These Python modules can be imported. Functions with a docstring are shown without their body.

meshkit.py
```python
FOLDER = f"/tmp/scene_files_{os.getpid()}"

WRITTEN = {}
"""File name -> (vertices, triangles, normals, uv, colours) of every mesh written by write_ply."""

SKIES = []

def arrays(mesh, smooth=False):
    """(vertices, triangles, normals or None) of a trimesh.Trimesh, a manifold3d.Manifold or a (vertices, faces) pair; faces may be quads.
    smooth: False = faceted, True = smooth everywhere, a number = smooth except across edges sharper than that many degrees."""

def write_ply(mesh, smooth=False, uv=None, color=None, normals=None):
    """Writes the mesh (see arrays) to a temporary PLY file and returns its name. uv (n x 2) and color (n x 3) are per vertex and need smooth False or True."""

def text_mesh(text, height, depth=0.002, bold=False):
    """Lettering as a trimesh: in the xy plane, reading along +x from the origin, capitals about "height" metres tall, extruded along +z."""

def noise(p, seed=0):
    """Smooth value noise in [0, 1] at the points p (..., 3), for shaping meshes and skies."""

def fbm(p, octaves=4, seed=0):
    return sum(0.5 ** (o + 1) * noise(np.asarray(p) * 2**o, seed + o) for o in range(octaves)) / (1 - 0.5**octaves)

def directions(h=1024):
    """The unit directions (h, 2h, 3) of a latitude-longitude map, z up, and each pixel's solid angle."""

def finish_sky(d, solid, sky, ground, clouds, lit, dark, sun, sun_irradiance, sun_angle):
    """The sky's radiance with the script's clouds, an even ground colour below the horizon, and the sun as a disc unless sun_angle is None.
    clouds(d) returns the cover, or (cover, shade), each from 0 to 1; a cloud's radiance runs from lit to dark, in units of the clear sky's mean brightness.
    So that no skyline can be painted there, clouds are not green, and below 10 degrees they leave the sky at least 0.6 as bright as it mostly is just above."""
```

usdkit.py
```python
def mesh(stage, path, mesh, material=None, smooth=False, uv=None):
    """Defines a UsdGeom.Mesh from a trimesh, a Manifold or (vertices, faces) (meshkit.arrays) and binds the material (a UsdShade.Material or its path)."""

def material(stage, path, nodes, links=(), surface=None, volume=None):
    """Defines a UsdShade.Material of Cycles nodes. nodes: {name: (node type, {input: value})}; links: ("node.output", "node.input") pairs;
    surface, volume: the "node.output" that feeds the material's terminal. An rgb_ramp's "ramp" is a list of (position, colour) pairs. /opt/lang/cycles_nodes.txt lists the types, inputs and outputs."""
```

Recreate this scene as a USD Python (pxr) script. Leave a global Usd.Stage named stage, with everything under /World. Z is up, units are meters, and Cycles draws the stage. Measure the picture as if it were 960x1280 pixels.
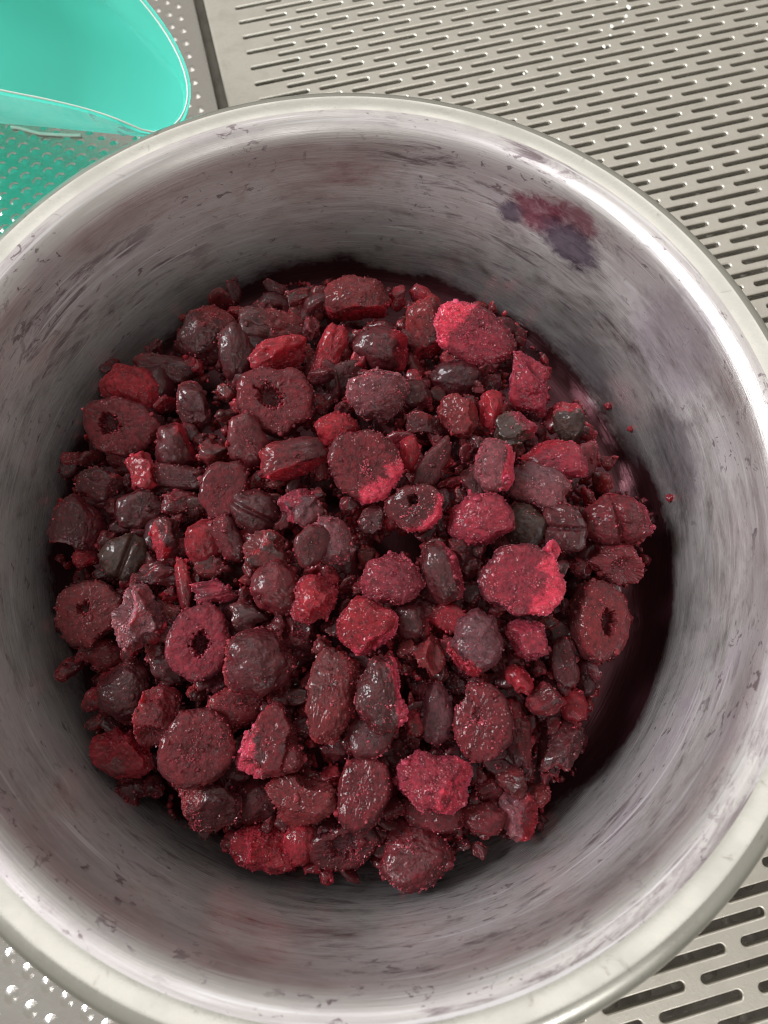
import math, random, re, numpy as np, trimesh, usdkit
from pxr import Usd, UsdGeom, UsdLux, UsdShade, Gf, Sdf, Vt
from shapely.geometry import Polygon, LineString, Point, box as sbox
from meshkit import fbm, noise

rng = np.random.default_rng(7)
stage = Usd.Stage.CreateInMemory()
UsdGeom.SetStageUpAxis(stage, 'Z')
UsdGeom.SetStageMetersPerUnit(stage, 1.0)
W = stage.DefinePrim('/World', 'Xform')
stage.DefinePrim('/World/Looks', 'Scope')
U = 0.21                       # the camera stands this high over the steel panels

# ------------------------------------------------------------------ camera
TILT, ROLL, FOC = 0.330421038009435, -0.07637949702002561, 750.0      # lens measured in pixels of a 960 px wide picture
cp, sp, cr, sr = math.cos(TILT), math.sin(TILT), math.cos(ROLL), math.sin(ROLL)
RIGHT = np.array([1, 0, 0.]); UP = np.array([0, cp, sp]); FWD = np.array([0, sp, -cp])
RIGHT, UP = cr * RIGHT + sr * UP, -sr * RIGHT + cr * UP
EYE = np.array([0, 0, U])


def at(x, y, z=0.0):
    """The point at height z (in U) that stands at pixel (x, y) of the photograph."""
    d = FWD + RIGHT * (x - 480) / FOC - UP * (y - 640) / FOC
    return EYE + (z * U - U) / d[2] * d


cam = UsdGeom.Camera.Define(stage, '/World/camera')
m = Gf.Matrix4d(*RIGHT, 0, *UP, 0, *(-FWD), 0, *EYE, 1)
cam.AddTransformOp().Set(m)
cam.CreateHorizontalApertureAttr(36.0)
cam.CreateVerticalApertureAttr(48.0)
cam.CreateFocalLengthAttr(36.0 * FOC / 960)
cam.CreateClippingRangeAttr(Gf.Vec2f(0.01, 100))
cam.CreateFStopAttr(22.0)
cam.CreateFocusDistanceAttr(0.183)
cam.CreateExposureAttr(0.0)

# ------------------------------------------------------------------ light
usdkit.material(stage, '/World/Looks/room_light', {
    'tc': ('texture_coordinate', {}), 's': ('separate_xyz', {}),
    'r': ('rgb_ramp', {'ramp': [(0, (0.20, 0.19, 0.17)), (0.46, (0.30, 0.29, 0.26)), (0.6, (0.50, 0.48, 0.43)), (1, (0.52, 0.50, 0.46))]}),
    'm': ('map_range', {'from_min': -1.0, 'from_max': 1.0}),
    'b': ('background_shader', {'strength': 1.0})},
    [('tc.generated', 's.vector'), ('s.z', 'm.value'), ('m.result', 'r.fac'), ('r.color', 'b.color')], surface='b.background')
dome = UsdLux.DomeLight.Define(stage, '/World/room')
UsdShade.MaterialBindingAPI.Apply(dome.GetPrim()).Bind(UsdShade.Material.Get(stage, '/World/Looks/room_light'))


def rect(name, pos, target, w, h, power, color):
    l = UsdLux.RectLight.Define(stage, '/World/' + name)
    pos, target = np.array(pos, float), np.array(target, float)
    z = pos - target; z /= np.linalg.norm(z)
    x = np.cross([0, 0, 1], z); x /= np.linalg.norm(x); y = np.cross(z, x)
    l.AddTransformOp().Set(Gf.Matrix4d(*x, 0, *y, 0, *z, 0, *pos, 1))
    l.CreateWidthAttr(w); l.CreateHeightAttr(h); l.CreateIntensityAttr(power); l.CreateColorAttr(Gf.Vec3f(*color))
    l.CreateNormalizeAttr(False)
    return l


POT = np.array([-0.0516, 0.311]) * U
rect('window_light', (-1.05, 0.35, 0.95), (0, .06, .03), 0.42, 0.42, 54.0, (0.97, 0.98, 1.0))
rect('ceiling_lamp', (0.16, 0.72, 1.5), (0, .06, .03), 1.3, 0.8, 1.3, (1.0, 0.98, 0.95))
rect('window_light_001', (0.25, -1.3, 1.0), (0, .06, .03), 0.9, 0.5, 3.8, (1.0, 0.99, 0.96))  # added soft fill from behind the camera, no source seen there

# ------------------------------------------------------------------ names, tags, meshes
taken = {}


def numbered(parent, name):
    k = taken.get((parent, name), -1) + 1
    taken[(parent, name)] = k
    return f'{parent}/{name}' if k == 0 else f'{parent}/{name}_{k:03d}'


def tag(p, label=None, category=None, group=None, kind=None):
    for k, v in (('label', label), ('category', category), ('group', group), ('kind', kind)):
        if v:
            p.SetCustomDataByKey(k, v)
    return p


def thing(name, label, category, group=None, loc=(0, 0, 0)):
    x = UsdGeom.Xform.Define(stage, numbered('/World', name))
    x.AddTranslateOp().Set(Gf.Vec3d(*map(float, loc)))
    return tag(x.GetPrim(), label, category, group)


def obj(name, mesh, mat, parent=None, smooth=False, attrs=None, kind=None, normals=None):
    path = numbered(str(parent.GetPath()) if parent else '/World', name)
    g = usdkit.mesh(stage, path, mesh, '/World/Looks/' + mat, smooth=smooth)
    if normals is not None:
        g.CreateNormalsAttr(Vt.Vec3fArray.FromNumpy(np.asarray(normals, np.float32))); g.SetNormalsInterpolation('vertex')
    for k, v in (attrs or {}).items():
        UsdGeom.PrimvarsAPI(g).CreatePrimvar(k, Sdf.ValueTypeNames.Color3fArray, 'vertex').Set(Vt.Vec3fArray.FromNumpy(np.asarray(v, np.float32)))
    return tag(g.GetPrim(), kind=kind)


def smoothstep(a, b, x):
    t = np.clip((x - a) / (b - a), 0, 1)
    return t * t * (3 - 2 * t)


# ------------------------------------------------------------------ materials
def mat(name, nodes, links, surface='p.BSDF'):
    return usdkit.material(stage, '/World/Looks/' + name, nodes, links, surface=surface)


def steel(name, color, rough, bump=0.0004, scale=90, dirt=(0.16, 0.14, 0.12), dirt_amount=0.35):
    mat(name, {
        'g': ('geometry', {}),
        'n1': ('noise_texture', {'scale': scale, 'detail': 5.0, 'roughness': 0.6}),
        'n2': ('noise_texture', {'scale': scale * 9, 'detail': 4.0, 'roughness': 0.7}),
        'd': ('map_range', {'from_min': 0.5, 'from_max': 0.8, 'to_min': 0.0, 'to_max': dirt_amount, 'clamp': True}),
        'c': ('mix_color', {'a': color, 'b': dirt}),
        'r1': ('map_range', {'from_min': 0.25, 'from_max': 0.75, 'to_min': rough - 0.06, 'to_max': rough + 0.1}),
        'b': ('bump', {'strength': 0.25, 'distance': bump}),
        'p': ('principled_bsdf', {'metallic': 1.0})},
        [('g.position', 'n1.vector'), ('g.position', 'n2.vector'), ('n1.fac', 'd.value'), ('d.result', 'c.fac'), ('c.result', 'p.base_color'),
         ('n1.fac', 'r1.value'), ('r1.result', 'p.roughness'), ('n2.fac', 'b.height'), ('b.normal', 'p.normal')])


steel('panel_steel', (0.68, 0.65, 0.59), 0.40, dirt_amount=0.25)
steel('tray_steel', (0.62, 0.595, 0.57), 0.17, dirt_amount=0.2)
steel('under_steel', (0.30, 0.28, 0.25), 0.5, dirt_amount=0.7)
mat('rim_steel', {
    'g': ('geometry', {}), 'n1': ('noise_texture', {'scale': 55.0, 'detail': 6.0, 'roughness': 0.65}), 'n2': ('noise_texture', {'scale': 700.0, 'detail': 4.0, 'roughness': 0.7}),
    'n3': ('noise_texture', {'scale': 190.0, 'detail': 5.0, 'roughness': 0.7, 'distortion': 0.6}),
    'd': ('map_range', {'from_min': 0.48, 'from_max': 0.68, 'to_min': 0.0, 'to_max': 0.45, 'clamp': True}), 'd3': ('map_range', {'from_min': 0.62, 'from_max': 0.70, 'to_min': 0.0, 'to_max': 0.55, 'clamp': True}),
    'c': ('mix_color', {'a': (0.53, 0.52, 0.48), 'b': (0.39, 0.375, 0.34)}), 'c3': ('mix_color', {'b': (0.22, 0.19, 0.17)}),
    'r': ('map_range', {'from_min': 0.3, 'from_max': 0.7, 'to_min': 0.22, 'to_max': 0.4}),
    'b': ('bump', {'strength': 0.12, 'distance': 0.0002}),
    'p': ('principled_bsdf', {'metallic': 1.0})},
    [('g.position', 'n1.vector'), ('g.position', 'n2.vector'), ('g.position', 'n3.vector'), ('n1.fac', 'd.value'), ('n3.fac', 'd3.value'), ('d.result', 'c.fac'), ('c.result', 'c3.a'), ('d3.result', 'c3.fac'),
     ('c3.result', 'p.base_color'), ('n1.fac', 'r.value'), ('r.result', 'p.roughness'), ('n2.fac', 'b.height'), ('b.normal', 'p.normal')])

# the inside of the pot: brushed steel, a hazy film that ends in a ragged line, dried juice smears and specks
# the inside of the pot: brushed steel under a blotchy hazy film, shade and fruit reflections painted dark on the floor up to a ragged line, dried smears, specks and scratches
def pot_material(marks):
    """marks: juice stains and painted reflections as (centre in the pot's own coordinates, size (x, y, up), ramp of colours, strength)."""
    N = {
        'a': ('attribute', {'attribute': 'pv'}), 's': ('separate_xyz', {}),
        'm1': ('mapping', {'scale': (5, 5, 10)}), 'blot': ('noise_texture', {'scale': 1.0, 'detail': 7.0, 'roughness': 0.66, 'distortion': 0.5}),
        'm2': ('mapping', {'scale': (8, 8, 46)}), 'smear': ('noise_texture', {'scale': 1.0, 'detail': 8.0, 'roughness': 0.72, 'distortion': 0.5}),
        'm3': ('mapping', {'scale': (42, 42, 75)}), 'speck': ('noise_texture', {'scale': 1.0, 'detail': 6.0, 'roughness': 0.66, 'distortion': 0.8}),
        'm4': ('mapping', {'scale': (7, 7, 420)}), 'brush': ('noise_texture', {'scale': 1.0, 'detail': 4.0, 'roughness': 0.7}),
        'm5': ('mapping', {'scale': (2.2, 2.2, 3.0), 'location': (3.1, 1.7, 0.4)}), 'big': ('noise_texture', {'scale': 1.0, 'detail': 3.0, 'roughness': 0.5}),
        'm6': ('mapping', {'scale': (4, 4, 150), 'location': (7, 2, 5)}), 'scr': ('noise_texture', {'scale': 1.0, 'detail': 2.0, 'roughness': 0.5}),
        # ragged upper line of the dark floor, its shade and reflections painted in
        'w1': ('math', {'math_type': 'multiply_add', 'value2': 0.26, 'value3': -0.13}), 'w1b': ('math', {'math_type': 'multiply_add', 'value2': 0.05}), 'w2': ('math', {'math_type': 'add'}),
        'film': ('map_range', {'from_min': 0.085, 'from_max': 0.125, 'to_min': 0.0, 'to_max': 1.0, 'clamp': True}),
        # blotchy haze
        'hz': ('mix_float', {'fac': 0.45}),
        'haze': ('map_range', {'from_min': 0.34, 'from_max': 0.55, 'to_min': 0.0, 'to_max': 1.0, 'clamp': True}),
        'lipf': ('map_range', {'from_min': 0.27, 'from_max': 0.335, 'to_min': 1.0, 'to_max': 0.4, 'clamp': True}), 'hz3': ('math', {'math_type': 'multiply'}),
        'lipc': ('map_range', {'from_min': 0.27, 'from_max': 0.335, 'to_min': 0.0, 'to_max': 0.3, 'clamp': True}), 'lipm': ('mix_color', {'b': (0.30, 0.285, 0.26)}),
        'lipr': ('map_range', {'from_min': 0.27, 'from_max': 0.335, 'to_min': 0.0, 'to_max': 0.15, 'clamp': True}), 'rol': ('math', {'math_type': 'add'}),
        'up': ('map_range', {'from_min': 0.12, 'from_max': 0.24, 'to_min': 0.25, 'to_max': 1.0, 'clamp': True}),
        'hz2': ('math', {'math_type': 'multiply'}),
        # smears and specks
        'sm1': ('map_range', {'from_min': 0.525, 'from_max': 0.63, 'to_min': 0.0, 'to_max': 1.0, 'clamp': True}),
        'bl1': ('map_range', {'from_min': 0.43, 'from_max': 0.58, 'to_min': 0.0, 'to_max': 1.0, 'clamp': True}),
        'smf': ('math', {'math_type': 'multiply'}),
        'sp1': ('map_range', {'from_min': 0.595, 'from_max': 0.63, 'to_min': 0.0, 'to_max': 0.9, 'clamp': True}),
        'bl2': ('map_range', {'from_min': 0.40, 'from_max': 0.55, 'to_min': 0.0, 'to_max': 1.0, 'clamp': True}),
        'spf': ('math', {'math_type': 'multiply'}),
        'dk': ('math', {'math_type': 'maximum'}), 'dk2': ('math', {'math_type': 'multiply', 'value2': 0.74}),
        'wall': ('mix_color', {'a': (0.60, 0.565, 0.565), 'b': (0.52, 0.488, 0.488)}),
        'base': ('mix_color', {'a': (0.060, 0.020, 0.025)}),
        'tint': ('mix_color', {'b': (0.27, 0.20, 0.265)}),
        'tintf': ('map_range', {'from_min': 0.47, 'from_max': 0.68, 'to_min': 0.0, 'to_max': 0.6, 'clamp': True}),
        'tf2': ('math', {'math_type': 'multiply'}),
        'dark': ('mix_color', {'b': (0.085, 0.045, 0.058)}),
        'scm': ('map_range', {'from_min': 0.60, 'from_max': 0.70, 'to_min': 0.0, 'to_max': 0.75, 'clamp': True}), 'scc': ('mix_color', {'b': (0.66, 0.64, 0.66)}),
        'met': ('map_range', {'from_min': 0.0, 'from_max': 1.0, 'to_min': 0.95, 'to_max': 0.42}), 'metf': ('mix_float', {'a': 0.8}),
        'ro0': ('map_range', {'from_min': 0.0, 'from_max': 1.0, 'to_min': 0.19, 'to_max': 0.38}),
        'ro1': ('map_range', {'from_min': 0.3, 'from_max': 0.7, 'to_min': -0.05, 'to_max': 0.09}), 'ro': ('math', {'math_type': 'add'}),
        'b': ('bump', {'strength': 0.3, 'distance': 0.0003}),
        'p': ('principled_bsdf', {'anisotropic': 0.3})}
    L = [('a.vector', 's.vector')] + [('a.vector', f'm{i}.vector') for i in range(1, 7)] + [
        ('m1.vector', 'blot.vector'), ('m2.vector', 'smear.vector'), ('m3.vector', 'speck.vector'), ('m4.vector', 'brush.vector'), ('m5.vector', 'big.vector'), ('m6.vector', 'scr.vector'),
        ('big.fac', 'w1.value1'), ('speck.fac', 'w1b.value1'), ('w1.value', 'w1b.value3'), ('w1b.value', 'w2.value1'), ('s.z', 'w2.value2'), ('w2.value', 'film.value'),
        ('blot.fac', 'hz.a'), ('smear.fac', 'hz.b'), ('hz.result', 'haze.value'), ('s.z', 'up.value'), ('haze.result', 'hz3.value1'), ('up.result', 'hz3.value2'), ('s.z', 'lipf.value'), ('s.z', 'lipr.value'), ('hz3.value', 'hz2.value1'), ('lipf.result', 'hz2.value2'),
        ('smear.fac', 'sm1.value'), ('big.fac', 'bl1.value'), ('sm1.result', 'smf.value1'), ('bl1.result', 'smf.value2'),
        ('speck.fac', 'sp1.value'), ('blot.fac', 'bl2.value'), ('sp1.result', 'spf.value1'), ('bl2.result', 'spf.value2'),
        ('smf.value', 'dk.value1'), ('spf.value', 'dk.value2'), ('dk.value', 'dk2.value1'),
        ('hz2.value', 'wall.fac'), ('blot.fac', 'tintf.value'), ('big.color', 'cs.color'), ('cs.g', 'cg.value'), ('tintf.result', 'tf2.value1'), ('cg.result', 'tf2.value2'),
        ('tf2.value', 'tint.fac'), ('wall.result', 'tint.a'), ('s.z', 'lipc.value'), ('lipc.result', 'lipm.fac'), ('tint.result', 'lipm.a'), ('lipm.result', 'dark.a'), ('dk2.value', 'dark.fac'), ('scr.fac', 'scm.value'), ('scm.result', 'scc.fac'), ('dark.result', 'scc.a')]
    N['cs'] = ('separate_color', {}); N['cg'] = ('map_range', {'from_min': 0.35, 'from_max': 0.6, 'to_min': 0.3, 'to_max': 1.0, 'clamp': True})
    last = 'scc.result'
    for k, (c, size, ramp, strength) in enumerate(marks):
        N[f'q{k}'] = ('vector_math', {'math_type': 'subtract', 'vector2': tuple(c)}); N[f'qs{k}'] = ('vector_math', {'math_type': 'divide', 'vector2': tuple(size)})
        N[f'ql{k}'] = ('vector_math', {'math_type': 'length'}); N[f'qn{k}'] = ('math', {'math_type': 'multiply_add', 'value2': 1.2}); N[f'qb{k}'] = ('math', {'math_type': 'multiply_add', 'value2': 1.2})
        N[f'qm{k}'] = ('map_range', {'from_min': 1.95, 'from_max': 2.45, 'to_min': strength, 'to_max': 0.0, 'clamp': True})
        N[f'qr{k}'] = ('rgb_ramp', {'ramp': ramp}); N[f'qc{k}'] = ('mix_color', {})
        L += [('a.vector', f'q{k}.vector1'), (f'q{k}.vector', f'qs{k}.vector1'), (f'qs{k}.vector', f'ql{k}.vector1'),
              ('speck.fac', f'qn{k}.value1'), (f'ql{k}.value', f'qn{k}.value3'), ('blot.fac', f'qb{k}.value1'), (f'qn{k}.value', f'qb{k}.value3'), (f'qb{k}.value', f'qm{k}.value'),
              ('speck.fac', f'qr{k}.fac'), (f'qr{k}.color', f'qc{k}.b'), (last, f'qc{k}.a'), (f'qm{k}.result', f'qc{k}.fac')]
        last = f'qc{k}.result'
    L += [('film.result', 'base.fac'), (last, 'base.b'), ('base.result', 'p.base_color'),
          ('hz2.value', 'met.value'), ('film.result', 'metf.fac'), ('met.result', 'metf.b'), ('metf.result', 'p.metallic'),
          ('hz2.value', 'ro0.value'), ('brush.fac', 'ro1.value'), ('ro0.result', 'ro.value1'), ('ro1.result', 'ro.value2'), ('ro.value', 'rol.value1'), ('lipr.result', 'rol.value2'), ('rol.value', 'p.roughness'), ('brush.fac', 'b.height'), ('b.normal', 'p.normal')]
    mat('pot_steel', N, L)


def fruit(name, rough, sss, spec, bump, coat):
    """Attributes: tone and tone2 are the two colours of a piece, mixture = (share of tone2, frost, wetness)."""
    mat(name, {
        'a': ('attribute', {'attribute': 'tone'}), 'a2': ('attribute', {'attribute': 'tone2'}), 'am': ('attribute', {'attribute': 'mixture'}), 'sm': ('separate_color', {}),
        'tc': ('texture_coordinate', {}),
        'n1': ('noise_texture', {'scale': 620.0, 'detail': 6.0, 'roughness': 0.7}),
        'n2': ('noise_texture', {'scale': 1900.0, 'detail': 4.0, 'roughness': 0.7}),
        'v': ('voronoi_texture', {'scale': 1300.0}),
        'k1': ('map_range', {'from_min': 0.3, 'from_max': 0.72, 'to_min': 0.3, 'to_max': 1.7, 'clamp': True}),
        'h1': ('math', {'math_type': 'multiply_add', 'value2': 1.5, 'value3': -0.75}), 'h2': ('math', {'math_type': 'add'}),
        'h3': ('map_range', {'from_min': 0.28, 'from_max': 0.72, 'to_min': 0.0, 'to_max': 1.0, 'clamp': True}),
        'ct': ('mix_color', {}),
        'c1': ('vector_math', {'math_type': 'scale'}),
        # grains of frost: more where the piece has been cut or rubbed
        'vs': ('separate_color', {}),
        'g0': ('math', {'math_type': 'subtract'}), 'g1': ('map_range', {'from_min': -0.02, 'from_max': 0.06, 'to_min': 0.0, 'to_max': 1.0, 'clamp': True}),
        'gr': ('map_range', {'from_min': 0.25, 'from_max': 0.42, 'to_min': 1.0, 'to_max': 0.0, 'clamp': True}), 'g2': ('math', {'math_type': 'multiply'}),
        'gl': ('math', {'math_type': 'multiply', 'value2': 0.5}),
        'c2': ('mix_color', {}), 'lt': ('mix_color', {'fac': 0.45, 'b': (0.75, 0.45, 0.45)}), 'lt2': ('vector_math', {'math_type': 'scale', 'scale': 2.0}),
        'r': ('map_range', {'from_min': 0.3, 'from_max': 0.7, 'to_min': rough - 0.24, 'to_max': rough + 0.2}),
        'hh': ('math', {'math_type': 'multiply_add', 'value2': 1.2}), 'hg': ('math', {'math_type': 'multiply_add', 'value2': 0.5}),
        'b': ('bump', {'strength': bump, 'distance': 0.0005}),
        'n3': ('noise_texture', {'scale': 330.0, 'detail': 4.0, 'roughness': 0.6}), 'b3': ('bump', {'strength': 0.5, 'distance': 0.0008}),
        'p': ('principled_bsdf', {'subsurface_weight': sss, 'subsurface_scale': 0.003, 'coat_weight': coat, 'coat_roughness': 0.07, 'coat_ior': 1.35, 'subsurface_radius': (1.0, 0.1, 0.1), 'specular_ior_level': spec})},
        [('tc.object', 'n1.vector'), ('tc.object', 'n2.vector'), ('tc.object', 'v.vector'), ('am.color', 'sm.color'),
         ('n2.fac', 'h1.value1'), ('h1.value', 'h2.value1'), ('sm.r', 'h2.value2'), ('h2.value', 'h3.value'), ('h3.result', 'ct.fac'), ('a.color', 'ct.a'), ('a2.color', 'ct.b'),
         ('n1.fac', 'k1.value'), ('ct.result', 'c1.vector1'), ('k1.result', 'c1.scale'),
         ('v.color', 'vs.color'), ('sm.g', 'g0.value1'), ('vs.r', 'g0.value2'), ('g0.value', 'g1.value'), ('v.distance', 'gr.value'), ('g1.result', 'g2.value1'), ('gr.result', 'g2.value2'), ('g2.value', 'gl.value1'),
         ('ct.result', 'lt2.vector1'), ('lt2.vector', 'lt.a'), ('c1.vector', 'c2.a'), ('lt.result', 'c2.b'), ('gl.value', 'c2.fac'),
         ('c2.result', 'p.base_color'), ('n1.fac', 'r.value'), ('r.result', 'p.roughness'),
         ('n1.fac', 'hh.value1'), ('n2.fac', 'hh.value3'), ('g2.value', 'hg.value1'), ('hh.value', 'hg.value3'), ('hg.value', 'b.height'), ('b.normal', 'p.normal'), ('n3.fac', 'b3.height'), ('tc.object', 'n3.vector'), ('b3.normal', 'p.coat_normal')])


fruit('cherry_flesh', 0.48, 0.4, 0.2, 1.0, 0.45)
fruit('cherry_skin', 0.40, 0.2, 0.2, 0.6, 0.65)
mat('frost', {'g': ('geometry', {}), 'r': ('rgb_ramp', {'ramp': [(0, (0.30, 0.04, 0.06)), (0.45, (0.42, 0.12, 0.14)), (0.8, (0.60, 0.34, 0.35)), (1, (0.85, 0.74, 0.73))]}),
              'p': ('principled_bsdf', {'roughness': 0.3, 'specular_ior_level': 0.6})},
    [('g.random_per_island', 'r.fac'), ('r.color', 'p.base_color')])

mat('turquoise_plastic', {
    'g': ('geometry', {}), 'n': ('noise_texture', {'scale': 60.0, 'detail': 4.0}), 'n2': ('noise_texture', {'scale': 300.0, 'detail': 3.0}),
    'k': ('map_range', {'from_min': 0.60, 'from_max': 0.68, 'to_min': 0.0, 'to_max': 0.0, 'clamp': True}),
    'c': ('mix_color', {'a': (0.15, 0.77, 0.67), 'b': (0.20, 0.12, 0.24)}),
    'b': ('bump', {'strength': 0.1, 'distance': 0.0004}),
    'p': ('principled_bsdf', {'roughness': 0.2, 'specular_ior_level': 0.5}),
    't': ('translucent_bsdf', {'color': (0.45, 0.97, 0.90)}), 'x': ('mix_closure', {'fac': 0.78})},
    [('g.position', 'n.vector'), ('g.position', 'n2.vector'), ('n.fac', 'k.value'), ('k.result', 'c.fac'), ('c.result', 'p.base_color'), ('n2.fac', 'b.height'), ('b.normal', 'p.normal'),
     ('p.BSDF', 'x.closure1'), ('t.BSDF', 'x.closure2')], surface='x.closure')
mat('thick_turquoise', {'p': ('principled_bsdf', {'base_color': (0.03, 0.58, 0.46), 'roughness': 0.25}), 't': ('translucent_bsdf', {'color': (0.08, 0.7, 0.55)}), 'x': ('mix_closure', {'fac': 0.12})},
    [('p.BSDF', 'x.closure1'), ('t.BSDF', 'x.closure2')], surface='x.closure')
mat('white_line', {'p': ('principled_bsdf', {'base_color': (0.82, 0.82, 0.78), 'roughness': 0.7})}, [])

mat('worn_lit_plastic', {  # scuffs and purple stains, plus direct light painted in as a paler tone
    'g': ('geometry', {}), 'n': ('noise_texture', {'scale': 120.0, 'detail': 6.0, 'roughness': 0.65, 'distortion': 0.5}),
    'r': ('rgb_ramp', {'ramp': [(0.3, (0.16, 0.74, 0.66)), (0.60, (0.36, 0.84, 0.77)), (0.66, (0.34, 0.26, 0.38)), (0.75, (0.26, 0.15, 0.24))]}),
    'p': ('principled_bsdf', {'roughness': 0.45}), 't': ('translucent_bsdf', {'color': (0.25, 0.92, 0.82)}), 'x': ('mix_closure', {'fac': 0.35})},
    [('g.position', 'n.vector'), ('n.fac', 'r.fac'), ('r.color', 'p.base_color'), ('p.BSDF', 'x.closure1'), ('t.BSDF', 'x.closure2')], surface='x.closure')

# ------------------------------------------------------------------ steel panels
YAW, PER, ROW = 0.17634138902630822, 0.14385036544265373 * U, 0.02759325625814336 * U
ORG = np.array([-0.27414951481778765, 1.696699436224864]) * U
CY, SY = math.cos(YAW), math.sin(YAW)


def lay(v):
    """Panel coordinates (a along the slots, b across them) to the world."""
    v = np.asarray(v, float).copy()
    a, b = v[:, 0].copy(), v[:, 1].copy()
    v[:, 0] = ORG[0] + a * CY - b * SY
    v[:, 1] = ORG[1] + a * SY + b * CY
    return v


def sheet(poly, z):
    v, f = trimesh.creation.triangulate_polygon(poly, engine='earcut')
    return np.c_[v, np.full(len(v), z)], f


def stadium(a0, a1, b, r, n=9):
    t = np.linspace(-np.pi / 2, np.pi / 2, n)
    return np.vstack([np.c_[a1 - r + r * np.cos(t), b + r * np.sin(t)], np.c_[a0 + r - r * np.cos(t), b - r * np.sin(t)]])


def collect(parts):
    vs, fs, k = [], [], 0
    for v, f in parts:
        vs.append(np.asarray(v, float)); fs.append(np.asarray(f, int) + k); k += len(v)
    return np.vstack(vs), np.vstack(fs)


def bands(loops):
    """Strips between closed loops of equally many points."""
    n = len(loops[0]); v = np.vstack(loops); f = []
    for k in range(len(loops) - 1):
        i = np.arange(n); j = (i + 1) % n
        A, B, C, D = k * n + i, k * n + j, (k + 1) * n + j, (k + 1) * n + i
        f += [np.c_[A, B, C], np.c_[A, C, D]]
    return v, np.vstack(f)


TH, RND = 0.0095 * U, 0.0028 * U
half = 0.0057 * U
A0, A1, B0, B1 = -0.505 * PER, 10.2 * PER, 2.2 * PER, -16.5 * PER
holes, strips = [], []
for r in range(-8, 86):
    for k in range(0, 10):
        a0 = (k + (0.5 if r % 2 else 0.0)) * PER
        b = -r * ROW
        loops = []
        for q in np.linspace(0, np.pi / 2, 4):
            off = RND * (1 - math.sin(q))
            loops.append(np.c_[stadium(a0 - off, a0 + 0.825 * PER + off, b, half + off), np.full(18, -RND * (1 - math.cos(q)))])
        loops.append(np.c_[loops[-1][:, :2], np.full(18, -TH)])
        holes.append(loops[0][:, :2]); strips.append(bands(loops))


def edge_loops(rect_, z_low, r=0.006 * U):
    a0, a1, b0, b1 = rect_
    ls = []
    for q in np.linspace(0, np.pi / 2, 5):
        o = r * math.sin(q)
        ls.append(np.array(sbox(a0 - o + r, b1 - o + r, a1 + o - r, b0 + o - r).exterior.coords)[:-1])
        ls[-1] = np.c_[ls[-1], np.full(4, -r * (1 - math.cos(q)))]
    ls.append(np.c_[ls[-1][:, :2], np.full(4, z_low)])
    return ls


el = edge_loops((A0, A1, B0, B1), -0.03 * U)
v, f = collect([sheet(Polygon(el[0][:, :2], holes), 0.0), bands(el)] + strips)
panel = thing('slotted_panel', 'grey steel drain panel with staggered slots, under and to the right of the pot', 'drain panel')
obj('slotted_sheet', (lay(v), f), 'panel_steel', panel, smooth=40)


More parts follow.
